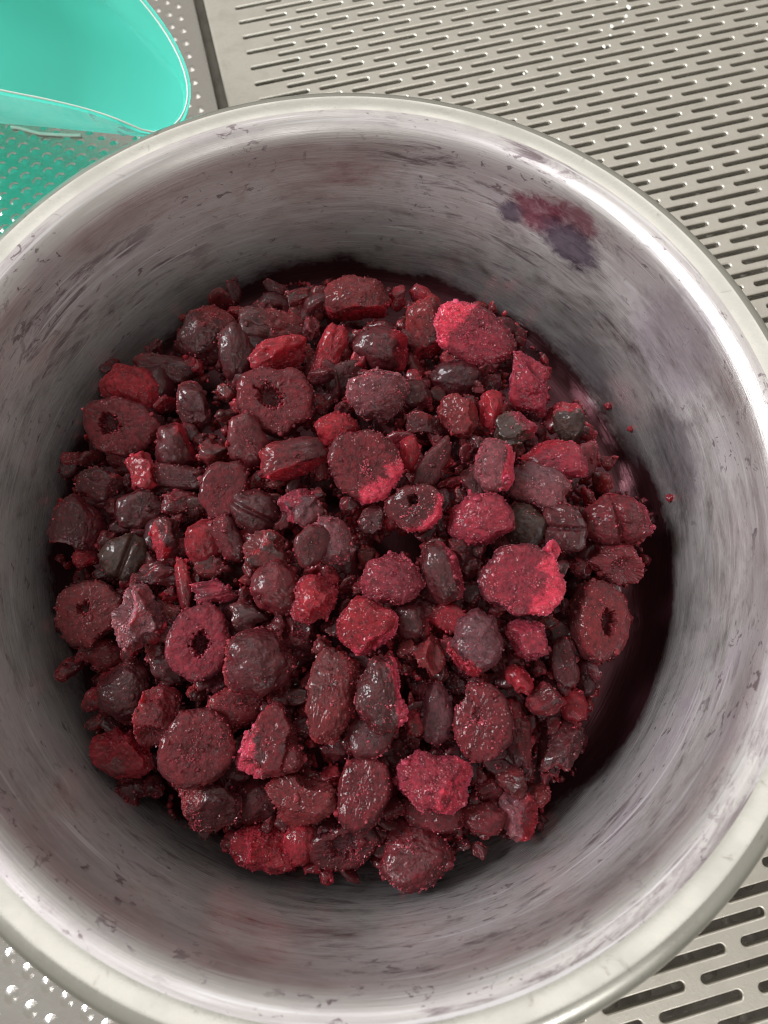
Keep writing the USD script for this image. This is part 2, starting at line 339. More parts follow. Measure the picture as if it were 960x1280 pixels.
def caps(centres, radius, height, seg, rings, z0):
    t = np.linspace(0, 2 * np.pi, seg, endpoint=False)
    q = np.linspace(1, 0, rings + 1)[:-1]
    ring = np.vstack([np.c_[radius * s * np.cos(t), radius * s * np.sin(t), np.full(seg, height * (1 - s ** 2.2) ** 1.5)] for s in q])
    ring = np.vstack([ring, [[0, 0, height]]])
    f = []
    for k in range(rings - 1):
        i = np.arange(seg); j = (i + 1) % seg
        f += [np.c_[k * seg + i, k * seg + j, (k + 1) * seg + j], np.c_[k * seg + i, (k + 1) * seg + j, (k + 1) * seg + i]]
    i = np.arange(seg); f.append(np.c_[(rings - 1) * seg + i, (rings - 1) * seg + (i + 1) % seg, np.full(seg, rings * seg)])
    f = np.vstack(f); n = len(ring)
    V = (ring[None] + np.c_[centres, np.full(len(centres), z0)][:, None]).reshape(-1, 3)
    F = (f[None] + (np.arange(len(centres)) * n)[:, None, None]).reshape(-1, 3)
    return V, F


def dimples(a0, a1, b0, b1):
    c = []
    for i in range(-40, 100):
        a = (-3.969 + 0.1775 * i) * PER
        if not a0 < a < a1:
            continue
        for j in range(-60, 80):
            b = (-2.382 - 0.1575 * (i % 2) - 0.322 * j) * PER
            if b1 < b < b0:
                c.append((a, b))
    return np.array(c)


tray = thing('dimpled_tray', 'grey steel tray with raised dimples, under the turquoise scoop and left edge of the pot', 'tray')
T0, T1 = -6.6 * PER, -0.655 * PER
el = edge_loops((T0, T1, B0, B1), -0.03 * U, 0.012 * U)
v, f = collect([sheet(Polygon(el[0][:, :2]), 0.0), bands(el)])
obj('flat_sheet', (lay(v), f), 'tray_steel', tray, smooth=40)
v, f = caps(dimples(T0 + .3 * PER, T1 - .17 * PER, B0 - .2 * PER, B1 + .2 * PER), 0.080 * PER, 0.022 * PER, 16, 5, -0.00002)
obj('dimples', (lay(v), f), 'tray_steel', tray, smooth=True, kind='stuff')
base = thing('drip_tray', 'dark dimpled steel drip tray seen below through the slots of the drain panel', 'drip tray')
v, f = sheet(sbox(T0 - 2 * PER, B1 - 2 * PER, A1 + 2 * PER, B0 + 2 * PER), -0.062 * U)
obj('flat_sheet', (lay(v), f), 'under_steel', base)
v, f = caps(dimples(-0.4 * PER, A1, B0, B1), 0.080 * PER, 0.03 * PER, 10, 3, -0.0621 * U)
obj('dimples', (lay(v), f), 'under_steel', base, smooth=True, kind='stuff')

# ------------------------------------------------------------------ pot
RIM, HP = 0.603, 0.337
NS = 320
TH0 = np.linspace(0, 2 * np.pi, NS, endpoint=False)


def arc(cr_, cz, r, a, b, n):
    t = np.radians(np.linspace(a, b, n))
    return [(cr_ + r * math.cos(x), cz + r * math.sin(x)) for x in t]


def smooth_poly(pts, n):
    from scipy.interpolate import CubicSpline
    p = np.array(pts, float); d = np.r_[0, np.cumsum(np.hypot(*np.diff(p, axis=0).T))]
    cs = CubicSpline(d, p); return [tuple(q) for q in cs(np.linspace(0, d[-1], n))]


def spin(prof, with_pv=True):
    p = np.array(prof, float) * U
    rr = p[:, 0][:, None] * (1 - 0.0263 * np.cos(2 * TH0) - 0.0126 * np.sin(2 * TH0))[None]
    V = np.stack([POT[0] + rr * np.cos(TH0), POT[1] + rr * np.sin(TH0), np.repeat(p[:, 1][:, None], NS, 1)], -1)
    # slightly out of true, as a used pot is
    n, m_ = len(p), NS
    i, j = np.meshgrid(np.arange(n - 1), np.arange(m_), indexing='ij'); j2 = (j + 1) % m_
    A, B, C, D = i * m_ + j, i * m_ + j2, (i + 1) * m_ + j2, (i + 1) * m_ + j
    F = np.concatenate([np.stack([A, B, C], -1).reshape(-1, 3), np.stack([A, C, D], -1).reshape(-1, 3)])
    return V.reshape(-1, 3), F


FR, FIL, WT = 0.514, 0.062, 0.533
inner = [(0.001, 0.014)] + [(x, 0.014) for x in np.linspace(0.05, FR - FIL, 12)] + arc(FR - FIL, 0.014 + FIL, FIL, -90, -3, 14)[1:] + \
        [(FR + (WT - FR) * t, 0.014 + FIL + (HP - 0.052 - 0.014 - FIL) * t) for t in np.linspace(0.05, 1, 26)]
prof = smooth_poly([(WT, HP - 0.052), (WT + 0.0035, HP - 0.032), (WT + 0.0125, HP - 0.0155), (WT + 0.024, HP - 0.0085), (RIM - 0.041, HP - 0.0075), (RIM - 0.033, HP - 0.0048), (RIM - 0.0225, HP - 0.0001)], 34)
lip, lip2 = prof[:26], prof[25:]
bead = arc(RIM - 0.0215, HP - 0.0215, 0.0215, 90, -85, 22)
outer = [(RIM - 0.021, HP - 0.0445), (RIM - 0.036, HP - 0.056), (WT + 0.016, HP - 0.07)] + [(FR + 0.012 + (WT - FR) * t, 0.06 + (HP - 0.13) * t) for t in np.linspace(1, 0, 8)][0:] + \
        arc(FR - 0.05 + 0.012, 0.052, 0.05, 0, -90, 8)[1:] + [(0.3, 0.002), (0.001, 0.0021)]
def wall_r(z, th):
    q = np.array(inner)
    return np.interp(z, q[14:, 1], q[14:, 0]) * (1 - 0.0263 * np.cos(2 * th) - 0.0126 * np.sin(2 * th))


def on_wall(x, y):
    """The point of the inner wall seen at a pixel: (angle, height)."""
    best = None
    for z in np.linspace(0.03, HP - 0.05, 400):
        p = at(x, y, z)[:2] - POT
        th = math.atan2(p[1], p[0]); e = abs(np.hypot(*p) / U - wall_r(z, th))
        if best is None or e < best[0]:
            best = (e, th, z)
    return best[1], best[2]


def pot_coord(x, y):
    """The pot material's own coordinates of the wall point seen at a pixel."""
    th, z = on_wall(x, y)
    q = np.array(inner); L = np.r_[0, np.cumsum(np.hypot(*np.diff(q, axis=0).T))] - (FR - FIL)
    r = np.interp(z, q[14:, 1], q[14:, 0])
    return r * math.cos(th), r * math.sin(th), np.interp(z, q[14:, 1], L[14:])


WINE = [(0.3, (0.13, 0.02, 0.04)), (0.5, (0.22, 0.06, 0.09)), (0.7, (0.36, 0.24, 0.28))]
VIOLET = [(0.3, (0.07, 0.05, 0.075)), (0.7, (0.16, 0.12, 0.16))]  # also paints the dark reflections of the right wall into the colour
HAZY_REFLECTION = [(0.3, (0.20, 0.16, 0.20)), (0.7, (0.33, 0.28, 0.32))]  # purplish reflections on the right wall, painted into the colour
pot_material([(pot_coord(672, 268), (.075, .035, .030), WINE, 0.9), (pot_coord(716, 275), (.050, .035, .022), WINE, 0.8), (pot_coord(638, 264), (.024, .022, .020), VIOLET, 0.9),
              (pot_coord(712, 305), (.060, .050, .030), VIOLET, 0.92), (pot_coord(840, 430), (.06, .09, .08), HAZY_REFLECTION, 0.55), (pot_coord(845, 570), (.05, .085, .045), VIOLET, 0.5),
              (pot_coord(735, 455), (.06, .06, .035), HAZY_REFLECTION, 0.5)])

pot = thing('steel_pot', 'round stainless steel pot with rolled rim, stained inside and full of cut cherries', 'pot')
full = inner + lip[1:]
V, F = spin(full)
P_ = np.array(full); arcv = np.r_[0, np.cumsum(np.hypot(*np.diff(P_, axis=0).T))] - (FR - FIL)
rad = np.maximum(P_[:, 0], 0.45 * np.minimum(1, P_[:, 0] / 0.3))
pv = np.stack([rad[:, None] * np.cos(TH0), rad[:, None] * np.sin(TH0), np.repeat(arcv[:, None], NS, 1)], -1).reshape(-1, 3)
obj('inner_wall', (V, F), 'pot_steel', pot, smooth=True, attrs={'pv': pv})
V, F = spin(lip2 + bead)
obj('rim', (V, F), 'rim_steel', pot, smooth=True)
V, F = spin([bead[-1]] + outer)
obj('outer_wall', (V, F), 'rim_steel', pot, smooth=True)

# ------------------------------------------------------------------ scoop
from scipy.interpolate import CubicSpline
near_rim = [(-330, 58, .40), (-150, 82, .345), (0, 113, .29), (60, 125, .262), (120, 140, .232), (160, 155, .208), (186, 165, .19)]
tip_rim = [(205, 164, .183), (222, 153, .18), (232, 135, .18), (235, 115, .184)]
far_rim = [(230, 88, .20), (218, 60, .222), (198, 28, .25), (172, -4, .28), (120, -55, .32), (-150, -190, .40), (-330, -280, .45)]
near_base = [(-330, 118, .26), (-150, 136, .235), (0, 148, .215), (60, 153, .205), (120, 159, .194), (160, 163, .186), (188, 165, .18)]
tip_base = [(204, 161, .174), (219, 151, .171), (228, 134, .171), (230, 116, .173)]
far_base = [(224, 98, .177), (206, 72, .184), (178, 42, .193), (143, 10, .2), (88, -32, .21), (-150, -140, .235), (-330, -230, .26)]


def curve(pts, n):
    p = np.array([at(x, y, z + 0.025) for x, y, z in pts]); d = np.r_[0, np.cumsum(np.linalg.norm(np.diff(p, axis=0), axis=1))]
    return CubicSpline(d / d[-1], p)(np.linspace(0, 1, n))


NC = 80
rimc, basec = curve(near_rim + tip_rim + far_rim, NC), curve(near_base + tip_base + far_base, NC)
rows = [rimc + (basec - rimc) * s + np.array([0, 0, -1.]) * 0.0 for s in np.linspace(0, 1, 8)]
# the wall bulges a little and rolls into the floor
mid = (basec + basec[::-1]) / 2
rows = []
for s in np.linspace(0, 1, 9):
    lean = 0.10 * math.sin(math.pi * s) * np.linalg.norm(rimc - basec, axis=1)[:, None]
    out = basec - mid; out = out / np.maximum(np.linalg.norm(out, axis=1), 1e-6)[:, None]
    rows.append(rimc + (basec - rimc) * s + out * lean)
for s in np.linspace(0.12, 1, 7):
    rows.append(basec + (mid - basec) * s - np.array([0, 0, 0.010 * U]) * math.sin(min(1, s * 2.2) * math.pi / 2))
G = np.stack(rows)                       # rows x NC x 3
n, m_ = G.shape[:2]
i, j = np.meshgrid(np.arange(n - 1), np.arange(m_ - 1), indexing='ij')
A, B, C, D = i * m_ + j, i * m_ + j + 1, (i + 1) * m_ + j + 1, (i + 1) * m_ + j
F = np.concatenate([np.stack([A, B, C], -1).reshape(-1, 3), np.stack([A, C, D], -1).reshape(-1, 3)])
V = G.reshape(-1, 3)
tm = trimesh.Trimesh(V, F, process=False)
N = np.array(tm.vertex_normals)
N[-m_:] = N[-m_:].mean(0) / np.linalg.norm(N[-m_:].mean(0))
if N[(n - 1) * m_ + 40][2] < 0:
    F = F[:, ::-1]; N = -N
thick = 0.0016
V2 = V - N * thick
er = np.arange(m_ - 1)
edge = np.vstack([np.c_[er, er + 1, er + 1 + n * m_], np.c_[er, er + 1 + n * m_, er + n * m_]])
allv, allf = np.vstack([V, V2]), np.vstack([F, F[:, ::-1] + n * m_, edge])
scoop = thing('plastic_scoop', 'turquoise plastic scoop with worn pale edge, its tip beside the pot rim', 'scoop')
nearf = np.concatenate([np.stack([A[:8, :27], B[:8, :27], C[:8, :27]], -1).reshape(-1, 3), np.stack([A[:8, :27], C[:8, :27], D[:8, :27]], -1).reshape(-1, 3)]) + n * m_
key = lambda q_: set(map(tuple, np.sort(q_, axis=1)))
nk = key(nearf)
isn = np.array([tuple(sorted(t_)) in nk for t_ in allf])
obj('bowl', (allv, allf[~isn]), 'turquoise_plastic', scoop, smooth=50)
ow = obj('outer_wall', (allv, allf[isn]), 'worn_lit_plastic', scoop, smooth=50)
tag(ow, 'scuffed near side of the scoop painted paler as lit, with purple juice stains')
# a whitened, worn lip along the rim
from scipy.spatial.transform import Rotation


def tube(path, radius, seg=8):
    path = np.asarray(path, float); t = np.gradient(path, axis=0); t /= np.linalg.norm(t, axis=1)[:, None]
    a = np.cross(t, [0.2, 0.3, 1.0]); a /= np.linalg.norm(a, axis=1)[:, None]; b = np.cross(t, a)
    w = np.linspace(0, 2 * np.pi, seg, endpoint=False); radius = np.broadcast_to(radius, len(path))
    V = path[:, None] + radius[:, None, None] * (np.cos(w)[None, :, None] * a[:, None] + np.sin(w)[None, :, None] * b[:, None])
    k = np.arange(len(path) - 1)[:, None] * seg; i = np.arange(seg)[None]; j = (i + 1) % seg
    F = np.concatenate([np.stack([k + i, k + j, k + seg + j], -1).reshape(-1, 3), np.stack([k + i, k + seg + j, k + seg + i], -1).reshape(-1, 3)])
    V = V.reshape(-1, 3); nv = len(V)
    V = np.vstack([V, path[0], path[-1]]); i = np.arange(seg)
    F = np.vstack([F, np.c_[(i + 1) % seg, i, np.full(seg, nv)], np.c_[nv - seg + i, nv - seg + (i + 1) % seg, np.full(seg, nv + 1)]])
    return V, F


kn, kf = int((rimc[:40, 0] < -0.66 * U).sum()), int((rimc[40:, 0] < -0.79 * U).sum())
mat('worn_lip', {'p': ('principled_bsdf', {'base_color': (0.62, 0.72, 0.66), 'roughness': 0.5})}, [])
obj('worn_lip', tube(rimc[kn:NC - kf] + [0, 0, 0.0001], 0.00022 + 0.0003 * fbm(rimc[kn:NC - kf] * 260, 2)), 'worn_lip', scoop, smooth=True)
# unseen cover added over the rear of the scoop, sized to shade it, closed back and handle, left of the frame
added_hood = []
for k in range(0, 10):
    pa, pb = rimc[round(k * kn / 9)], rimc[NC - 1 - round(k * kf / 9)]
    s = np.linspace(0, 1, 15)[:, None]
    added_hood.append(pa + (pb - pa) * s + np.array([0, 0, 0.085 * U]) * np.sin(s * np.pi) ** .7)
added_hood = np.array(added_hood); hn, hm = added_hood.shape[:2]
i, j = np.meshgrid(np.arange(hn - 1), np.arange(hm - 1), indexing='ij')
A, B, C, D = i * hm + j, i * hm + j + 1, (i + 1) * hm + j + 1, (i + 1) * hm + j
hf = np.concatenate([np.stack([A, B, C], -1).reshape(-1, 3), np.stack([A, C, D], -1).reshape(-1, 3)])
obj('added_hood', (added_hood.reshape(-1, 3), hf), 'turquoise_plastic', scoop, smooth=True)
bk = np.stack([rows[k][[0, -1]] for k in range(9)])
backp = np.vstack([[r[0] for r in rows[:9]], [mid[0]], [r[-1] for r in rows[:9]][::-1], added_hood[0][::-1]])
cb = backp.mean(0)
bv, bf = np.vstack([backp, cb]), np.c_[np.arange(len(backp) - 1), np.arange(1, len(backp)), np.full(len(backp) - 1, len(backp))]
obj('back', trimesh.Trimesh(bv, bf, process=False), 'thick_turquoise', scoop, smooth=30)
hd = (cb - rimc[40]); hd[2] = 0; hd /= np.linalg.norm(hd)
obj('handle', tube([cb + hd * 0.1 * t + [0, 0, 0.012 * t] for t in np.linspace(0, 1, 12)], 0.011 - 0.002 * np.sin(np.linspace(0, 3.1, 12)), 16), 'turquoise_plastic', scoop, smooth=40)

th_ = thing('white_line', 'short thin white line lying on the dimpled tray below the scoop', 'thread')
obj('thin_tube', tube([at(x, y + 9, .004) for x, y in [(14, 150), (24, 151), (38, 155), (50, 158), (66, 159), (84, 160), (101, 160)]], 0.0007, 6), 'white_line', th_, smooth=True)  # thin white line, built as a tube just above the tray

# dried white flecks on the drain panel
fl_ = []
for x, y, r_ in [(786, 9, 1.6), (783, 20, 1.1), (779, 27, .8), (765, 33, 1.3), (763, 44, .9), (755, 58, 1.2), (640, 50, .8), (676, 33, .7), (655, 92, .9), (572, 64, .7)]:
    s_ = trimesh.creation.icosphere(1); w_ = np.array(s_.vertices) * [1.0, 1.5, .25] * r_ * 0.0007 * (0.7 + 0.6 * noise(np.array(s_.vertices) * 2 + x, 3)[:, None]) + at(x, y, 0.001)
    fl_.append((w_, s_.faces))
fk = obj('white_flecks', collect(fl_), 'white_line', smooth=True, kind='stuff')
tag(fk, 'dried white flecks on the slotted drain panel near the top', 'flecks')

# ------------------------------------------------------------------ frozen cherries
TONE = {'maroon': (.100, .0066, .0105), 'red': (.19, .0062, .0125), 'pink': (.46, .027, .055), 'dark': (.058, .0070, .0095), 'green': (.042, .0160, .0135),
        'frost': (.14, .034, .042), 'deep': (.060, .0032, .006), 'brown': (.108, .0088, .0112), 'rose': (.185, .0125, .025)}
SKIN = {'maroon': (.052, .0052, .008), 'red': (.085, .0045, .0085), 'pink': (.14, .026, .034), 'dark': (.044, .0058, .0078), 'green': (.034, .0155, .0125),
        'frost': (.075, .019, .025), 'deep': (.032, .0024, .0045), 'brown': (.047, .0075, .0085), 'rose': (.062, .010, .0155)}
ICO = {k: trimesh.creation.icosphere(k) for k in (2, 3, 4, 5)}
ICOS = trimesh.creation.icosahedron()
OCT = np.array([[1, 0, 0], [-1, 0, 0], [0, 1, 0], [0, -1, 0], [0, 0, 1], [0, 0, -1.]])
OCTF = np.array([[0, 2, 4], [2, 1, 4], [1, 3, 4], [3, 0, 4], [2, 0, 5], [1, 2, 5], [3, 1, 5], [0, 3, 5]])
GROUP = 'pieces of cut frozen cherry in the pot'


def form(kind, seed, sub, o):
    """Unit shape: vertices, and which of them show cut flesh (0 skin .. 1 flesh)."""
    q = np.random.default_rng(seed)
    ico = ICO[sub]; d = np.array(ico.vertices)
    x, y, z = d.T
    rho = np.hypot(x, y); om = np.arctan2(y, x)
    ph = q.uniform(0, 6.28, 6)
    outline = 1 + o.get('ir', 0.06) * (np.sin(2 * om + ph[0]) * .8 + np.sin(3 * om + ph[1]) * .8 + .5 * np.sin(5 * om + ph[2]) + .4 * np.sin(8 * om + ph[3]))
    n3 = fbm(d * 2.3 + seed * 1.7, 3, seed) - 0.5
    flesh = np.zeros(len(d))
    if kind == 'dome':
        t = o.get('t', 0.72)
        r = (rho ** 2.3 + np.abs(z / t) ** 2.3) ** (-1 / 2.3)
        v = d * (r * (1 + 0.22 * n3))[:, None]
        low = v[:, 2] < -0.22
        v[low, 2] = -0.22 + (v[low, 2] + 0.22) * 0.3
        flesh = smoothstep(-0.12, -0.22, v[:, 2] + 0.35 * n3)
    elif kind == 'disc':
        t = o.get('t', 0.38)
        r = (rho ** 4.6 + np.abs(z / t) ** 4.6) ** (-1 / 4.6)
        v = d * (r * (1 + 0.12 * n3))[:, None]
        top = smoothstep(0.55, 0.86, v[:, 2] / t)
        v[:, 2] -= top * 0.05 * (1 - np.hypot(v[:, 0], v[:, 1]))
        flesh = smoothstep(0.45, 0.8, v[:, 2] / t + 0.8 * n3)
        pit = o.get('pit')
        if pit:
            px_, py_, pr_, dep = pit
            rr = np.hypot(v[:, 0] - px_, (v[:, 1] - py_) * o.get('pe', 0.8))
            rr = rr * (1 + 1.1 * (fbm(d * 7 + seed, 3, seed + 3) - .5))
            k = smoothstep(pr_, pr_ * 0.6, rr) * (v[:, 2] > 0)
            v[:, 2] -= k * dep * t
            o['_pit'] = k
    elif kind == 'slab':
        t = o.get('t', 0.55)
        r = (np.abs(x) ** 3 + np.abs(y) ** 3 + np.abs(z / t) ** 3.2) ** (-1 / 3.1)
        v = d * (r * (1 + 0.3 * n3))[:, None]
        a = q.uniform(0, 6.28)
        flesh = smoothstep(-0.25, 0.25, np.cos(a) * v[:, 0] + np.sin(a) * v[:, 1] + 1.6 * n3 + 0.2)
    elif kind == 'blade':
        t = o.get('t', 0.30)
        r = (rho ** 2 + np.abs(z / t) ** 2.6) ** (-1 / 2.2)
        v = d * (np.clip(r, 0, 1.1) * (1 + 0.12 * n3))[:, None]
        flesh = np.full(len(d), o.get('fl', 0.0))
    else:                                              # chunk: a torn piece with a few flat faces
        t = o.get('t', 0.7)
        r = np.full(len(d), 1.05)
        for _ in range(o.get('cuts', 7)):
            nn = q.normal(size=3); nn /= np.linalg.norm(nn)
            hh = q.uniform(0.55, 0.88); c = d @ nn
            r = np.minimum(r, np.where(c > 0.05, hh / np.maximum(c, 0.05), 9))
        for nn, hh in o.get('planes', []):
            nn = np.array(nn, float); nn /= np.linalg.norm(nn); c = d @ nn
            r = np.minimum(r, np.where(c > 0.02, hh / np.maximum(c, 0.02), 9))
        v = d * (r * (1 + 0.30 * n3))[:, None] * [1, 1, t]
        m_ = np.abs(v[:, :2]).max(0); v[:, :2] /= m_
        bitten = np.zeros(len(d))
        for _ in range(q.integers(2, 5)):
            e_ = q.normal(size=3) * [1, 1, .7]; e_[2] = abs(e_[2]); e_ /= np.linalg.norm(e_)
            c_, R2 = e_ * q.uniform(.85, 1.1), q.uniform(.34, .66) ** 2
            b_ = d @ c_; disc_ = b_ ** 2 - (c_ @ c_ - R2)
            t_ = np.where((disc_ > 0) & (b_ > 0), b_ - np.sqrt(np.maximum(disc_, 0)), 9)
            L_ = np.linalg.norm(v, axis=1); cut_ = (t_ < L_)
            v[cut_] *= (t_[cut_] / L_[cut_])[:, None]; bitten = np.maximum(bitten, cut_ * 1.0)
        flesh = smoothstep(-0.05, 0.08, fbm(d * 1.6 + seed, 2, seed + 9) - 0.5 + o.get('fl', 0.05))
        flesh = np.maximum(flesh, bitten)
    if kind in ('dome', 'slab', 'chunk'):               # where the flesh shows bright the piece has been sliced
        for hx, hy, ed, _ in o.get('hot', []):
            nn = np.array([hx, hy, .55]); nn /= np.linalg.norm(nn)
            s_ = v @ nn; lim = max(.42, .55 * ed + .38); over = s_ > lim
            v[over] -= nn * ((s_[over] - lim) * .85)[:, None]
    v[:, :2] *= outline[:, None]
    if 'bend' in o:
        v[:, 2] += o['bend'] * v[:, 0] ** 2
    if 'notch' in o:                                   # a bite out of the outline
        nx_, ny_, nr = o['notch']
        dd = v[:, :2] - [nx_, ny_]; L = np.linalg.norm(dd, axis=1)
        push = L < nr
        v[push, :2] = [nx_, ny_] + dd[push] / np.maximum(L[push], 1e-6)[:, None] * nr
    if o.get('slit'):
        s = np.exp(-((v[:, 0] * math.cos(o['slit']) + v[:, 1] * math.sin(o['slit'])) / 0.10) ** 2) * (v[:, 2] > 0)
        v[:, 2] -= 0.22 * s
    # crumbly relief
    tm = trimesh.Trimesh(v, ico.faces, process=False)
    nv = np.array(tm.vertex_normals)
    if sub > 2:
        f1, f2 = fbm(d * 6 + seed * 3.1, 3, seed + 1) - .5, noise(d * 21 + seed, seed + 2) - .5
        rough = 0.35 + 0.65 * flesh
        edgy = smoothstep(0.9, 0.5, np.abs(nv[:, 2])) * (0.4 + 0.6 * flesh)
        v = v + nv * (0.075 * f1 * o.get('cr', 1) * rough + (0.11 * f2 * (0.22 + 0.78 * edgy) if sub > 3 else 0))[:, None]
    return v, np.array(ico.faces), flesh, n3


def piece(x, y, w, h, ang, kind, layer, tone, label, sub=4, group=GROUP, seed=0, name='cherry_piece', z=None, **o):
    q = np.random.default_rng(seed + 1000)
    rr = math.hypot(x - 440, y - 720) / 380
    zc = (0.150 - 0.062 * rr * rr + 0.022 * layer) if z is None else z
    P0 = at(x, y, zc)
    back = EYE - P0; dist = np.linalg.norm(back); back /= dist
    dep = (P0 - EYE) @ FWD
    r0 = RIGHT - (RIGHT @ back) * back; r0 /= np.linalg.norm(r0)
    u0 = np.cross(back, r0)
    tx, ty = o.get('tilt', (q.uniform(-.25, .25), q.uniform(-.25, .25)))
    n = back + tx * r0 + ty * u0; n /= np.linalg.norm(n)
    a = math.radians(ang)
    ex = math.cos(a) * r0 + math.sin(a) * u0; ex -= (ex @ n) * n; ex /= np.linalg.norm(ex); ey = np.cross(n, ex)
    sx, sy = 0.50 * w * dep / FOC, 0.50 * h * dep / FOC
    sz = math.sqrt(sx * sy)
    v, f, flesh, n3 = form(kind, seed, sub, o)
    x_, y_ = v[:, 0].copy(), v[:, 1].copy()
    T, S = np.array(TONE[tone]), np.array(SKIN[tone])
    mot = fbm(v * 3.2 + seed * 2.3, 3, seed + 5)
    col_f = T * (0.50 + 0.8 * mot)[:, None]
    col_s = S * (0.52 + 0.75 * mot)[:, None]
    rimw = smoothstep(0.55, 0.95, np.hypot(x_, y_))
    if kind == 'disc':                                  # the flesh is redder towards the skin
        e = rimw[:, None]
        col_f = col_f * (1 - 0.4 * e) + np.array(TONE['red']) * 0.55 * 0.4 * e
    if 'fl' in o and kind != 'chunk':
        flesh = np.maximum(flesh, o['fl'])
    share, col2 = np.zeros(len(v)), np.tile(T, (len(v), 1))
    for hx, hy, ed, hot in o.get('hot', []):
        k = smoothstep(ed - 0.32, ed + 0.36, x_ * hx + y_ * hy + 0.9 * n3 + 0.4 * (mot - .5))
        col2[k > share] = np.array(TONE[hot]) * 1.0
        share = np.maximum(share, k)
    flesh = np.maximum(flesh, (share > .5) * 1.0)
    for hx, hy, ed in o.get('sk', []):                  # a region where the skin shows
        k = smoothstep(ed - 0.1, ed + 0.1, x_ * hx + y_ * hy + 0.8 * n3)
        flesh = flesh * (1 - k)
    if '_pit' in o:
        k = o['_pit'][:, None]; col_f = col_f * (1 - 0.6 * k) + np.array((.05, .006, .01)) * 0.6 * k  # pit hollow darkened, the shade inside it painted into the colour
    col = col_s * (1 - flesh[:, None]) + col_f * flesh[:, None]
    heavy = np.clip(o.get('frost', 46) / 46 * 4900 / (w * h), .3, 4)
    fr = np.clip((0.05 + 0.13 * rimw + 0.10 * share) * heavy * (0.15 + 2.2 * smoothstep(.46, .66, fbm(v * 4.5 + seed, 3, seed + 8))) * (0.35 + 0.65 * flesh), 0, .85)
    mixture = np.c_[share, fr, np.zeros(len(v))]
    v = v * [sx, sy, sz]
    R_ = np.stack([ex, ey, n], 1)
    vw = v @ R_.T
    nrm = np.array(trimesh.Trimesh(vw, f, process=False).vertex_normals)
    t = thing(name, label, 'cherry', group, P0)
    ff = flesh[f].mean(1) > 0.5
    for part, mm, sel in (('skin', 'cherry_skin', ~ff), ('flesh', 'cherry_flesh', ff)):
        if sel.sum() < 12:
            continue
        ids, inv = np.unique(f[sel], return_inverse=True)
        obj(part, (vw[ids], inv.reshape(-1, 3)), mm, t, attrs={'tone': col[ids], 'tone2': col2[ids], 'mixture': mixture[ids]}, normals=nrm[ids])
    nf = int(1.6 * o.get('frost', 46 if tone in ('maroon', 'red', 'dark', 'green', 'brown', 'deep') else 110) * (w * h / 4900) ** .8)
    if nf > 5:
        up = nrm @ back
        wgt = (up > -0.15) * (0.25 + flesh) * (0.35 + 1.6 * smoothstep(0.75, 0.1, up)) * (fbm(v * 330 + seed, 3, seed) ** 9)
        if wgt.sum() > 0:
            pick = q.choice(len(vw), nf, p=wgt / wgt.sum())
            sc = np.exp(q.normal(math.log(0.00017), 0.45, nf)).clip(.0001, .0006)
            rot = q.normal(size=(nf, 3, 3)); rot, _ = np.linalg.qr(rot)
            ov = np.einsum('nij,kj->nki', rot, OCT) * (sc[:, None] * q.uniform(.6, 1.3, (nf, 3)))[:, None] + vw[pick][:, None] + nrm[pick][:, None] * (sc * .35)[:, None, None]
            of = OCTF[None] + (np.arange(nf) * 6)[:, None, None]
            obj('frost', (ov.reshape(-1, 3), of.reshape(-1, 3)), 'frost', t, kind='stuff')
    nb = int(o.get('grit', 34) * (w * h / 4900) * (0.4 + heavy * .5)) if sub > 2 else 0
    if nb > 4:
        up = nrm @ back
        wgt = (up > -0.2) * (0.12 + flesh) * (0.15 + 1.8 * smoothstep(0.8, 0.2, up)) * (fbm(v * 180 + seed, 2, seed + 4) ** 6)
        pick = q.choice(len(vw), nb, p=wgt / wgt.sum())
        sc = np.exp(q.normal(math.log(0.00042), 0.5, nb)).clip(.0002, .0013)
        B_ = np.array(ICOS.vertices)
        ov = B_[None] * q.uniform(.55, 1.25, (nb, 12, 1)) * q.uniform(.6, 1.3, (nb, 1, 3)) * sc[:, None, None] + vw[pick][:, None]
        of = np.array(ICOS.faces)[None] + (np.arange(nb) * 12)[:, None, None]
        ct = np.repeat(np.clip(np.where(share[pick, None] > .5, col2[pick], col[pick]) * q.uniform(.7, 2.4, (nb, 1)), 0, .7), 12, 0)
        obj('crumbs', (ov.reshape(-1, 3), of.reshape(-1, 3)), 'cherry_flesh', t, attrs={'tone': ct, 'tone2': ct, 'mixture': ct * 0 + [0, .12, 0]}, kind='stuff', smooth=True)
    return t


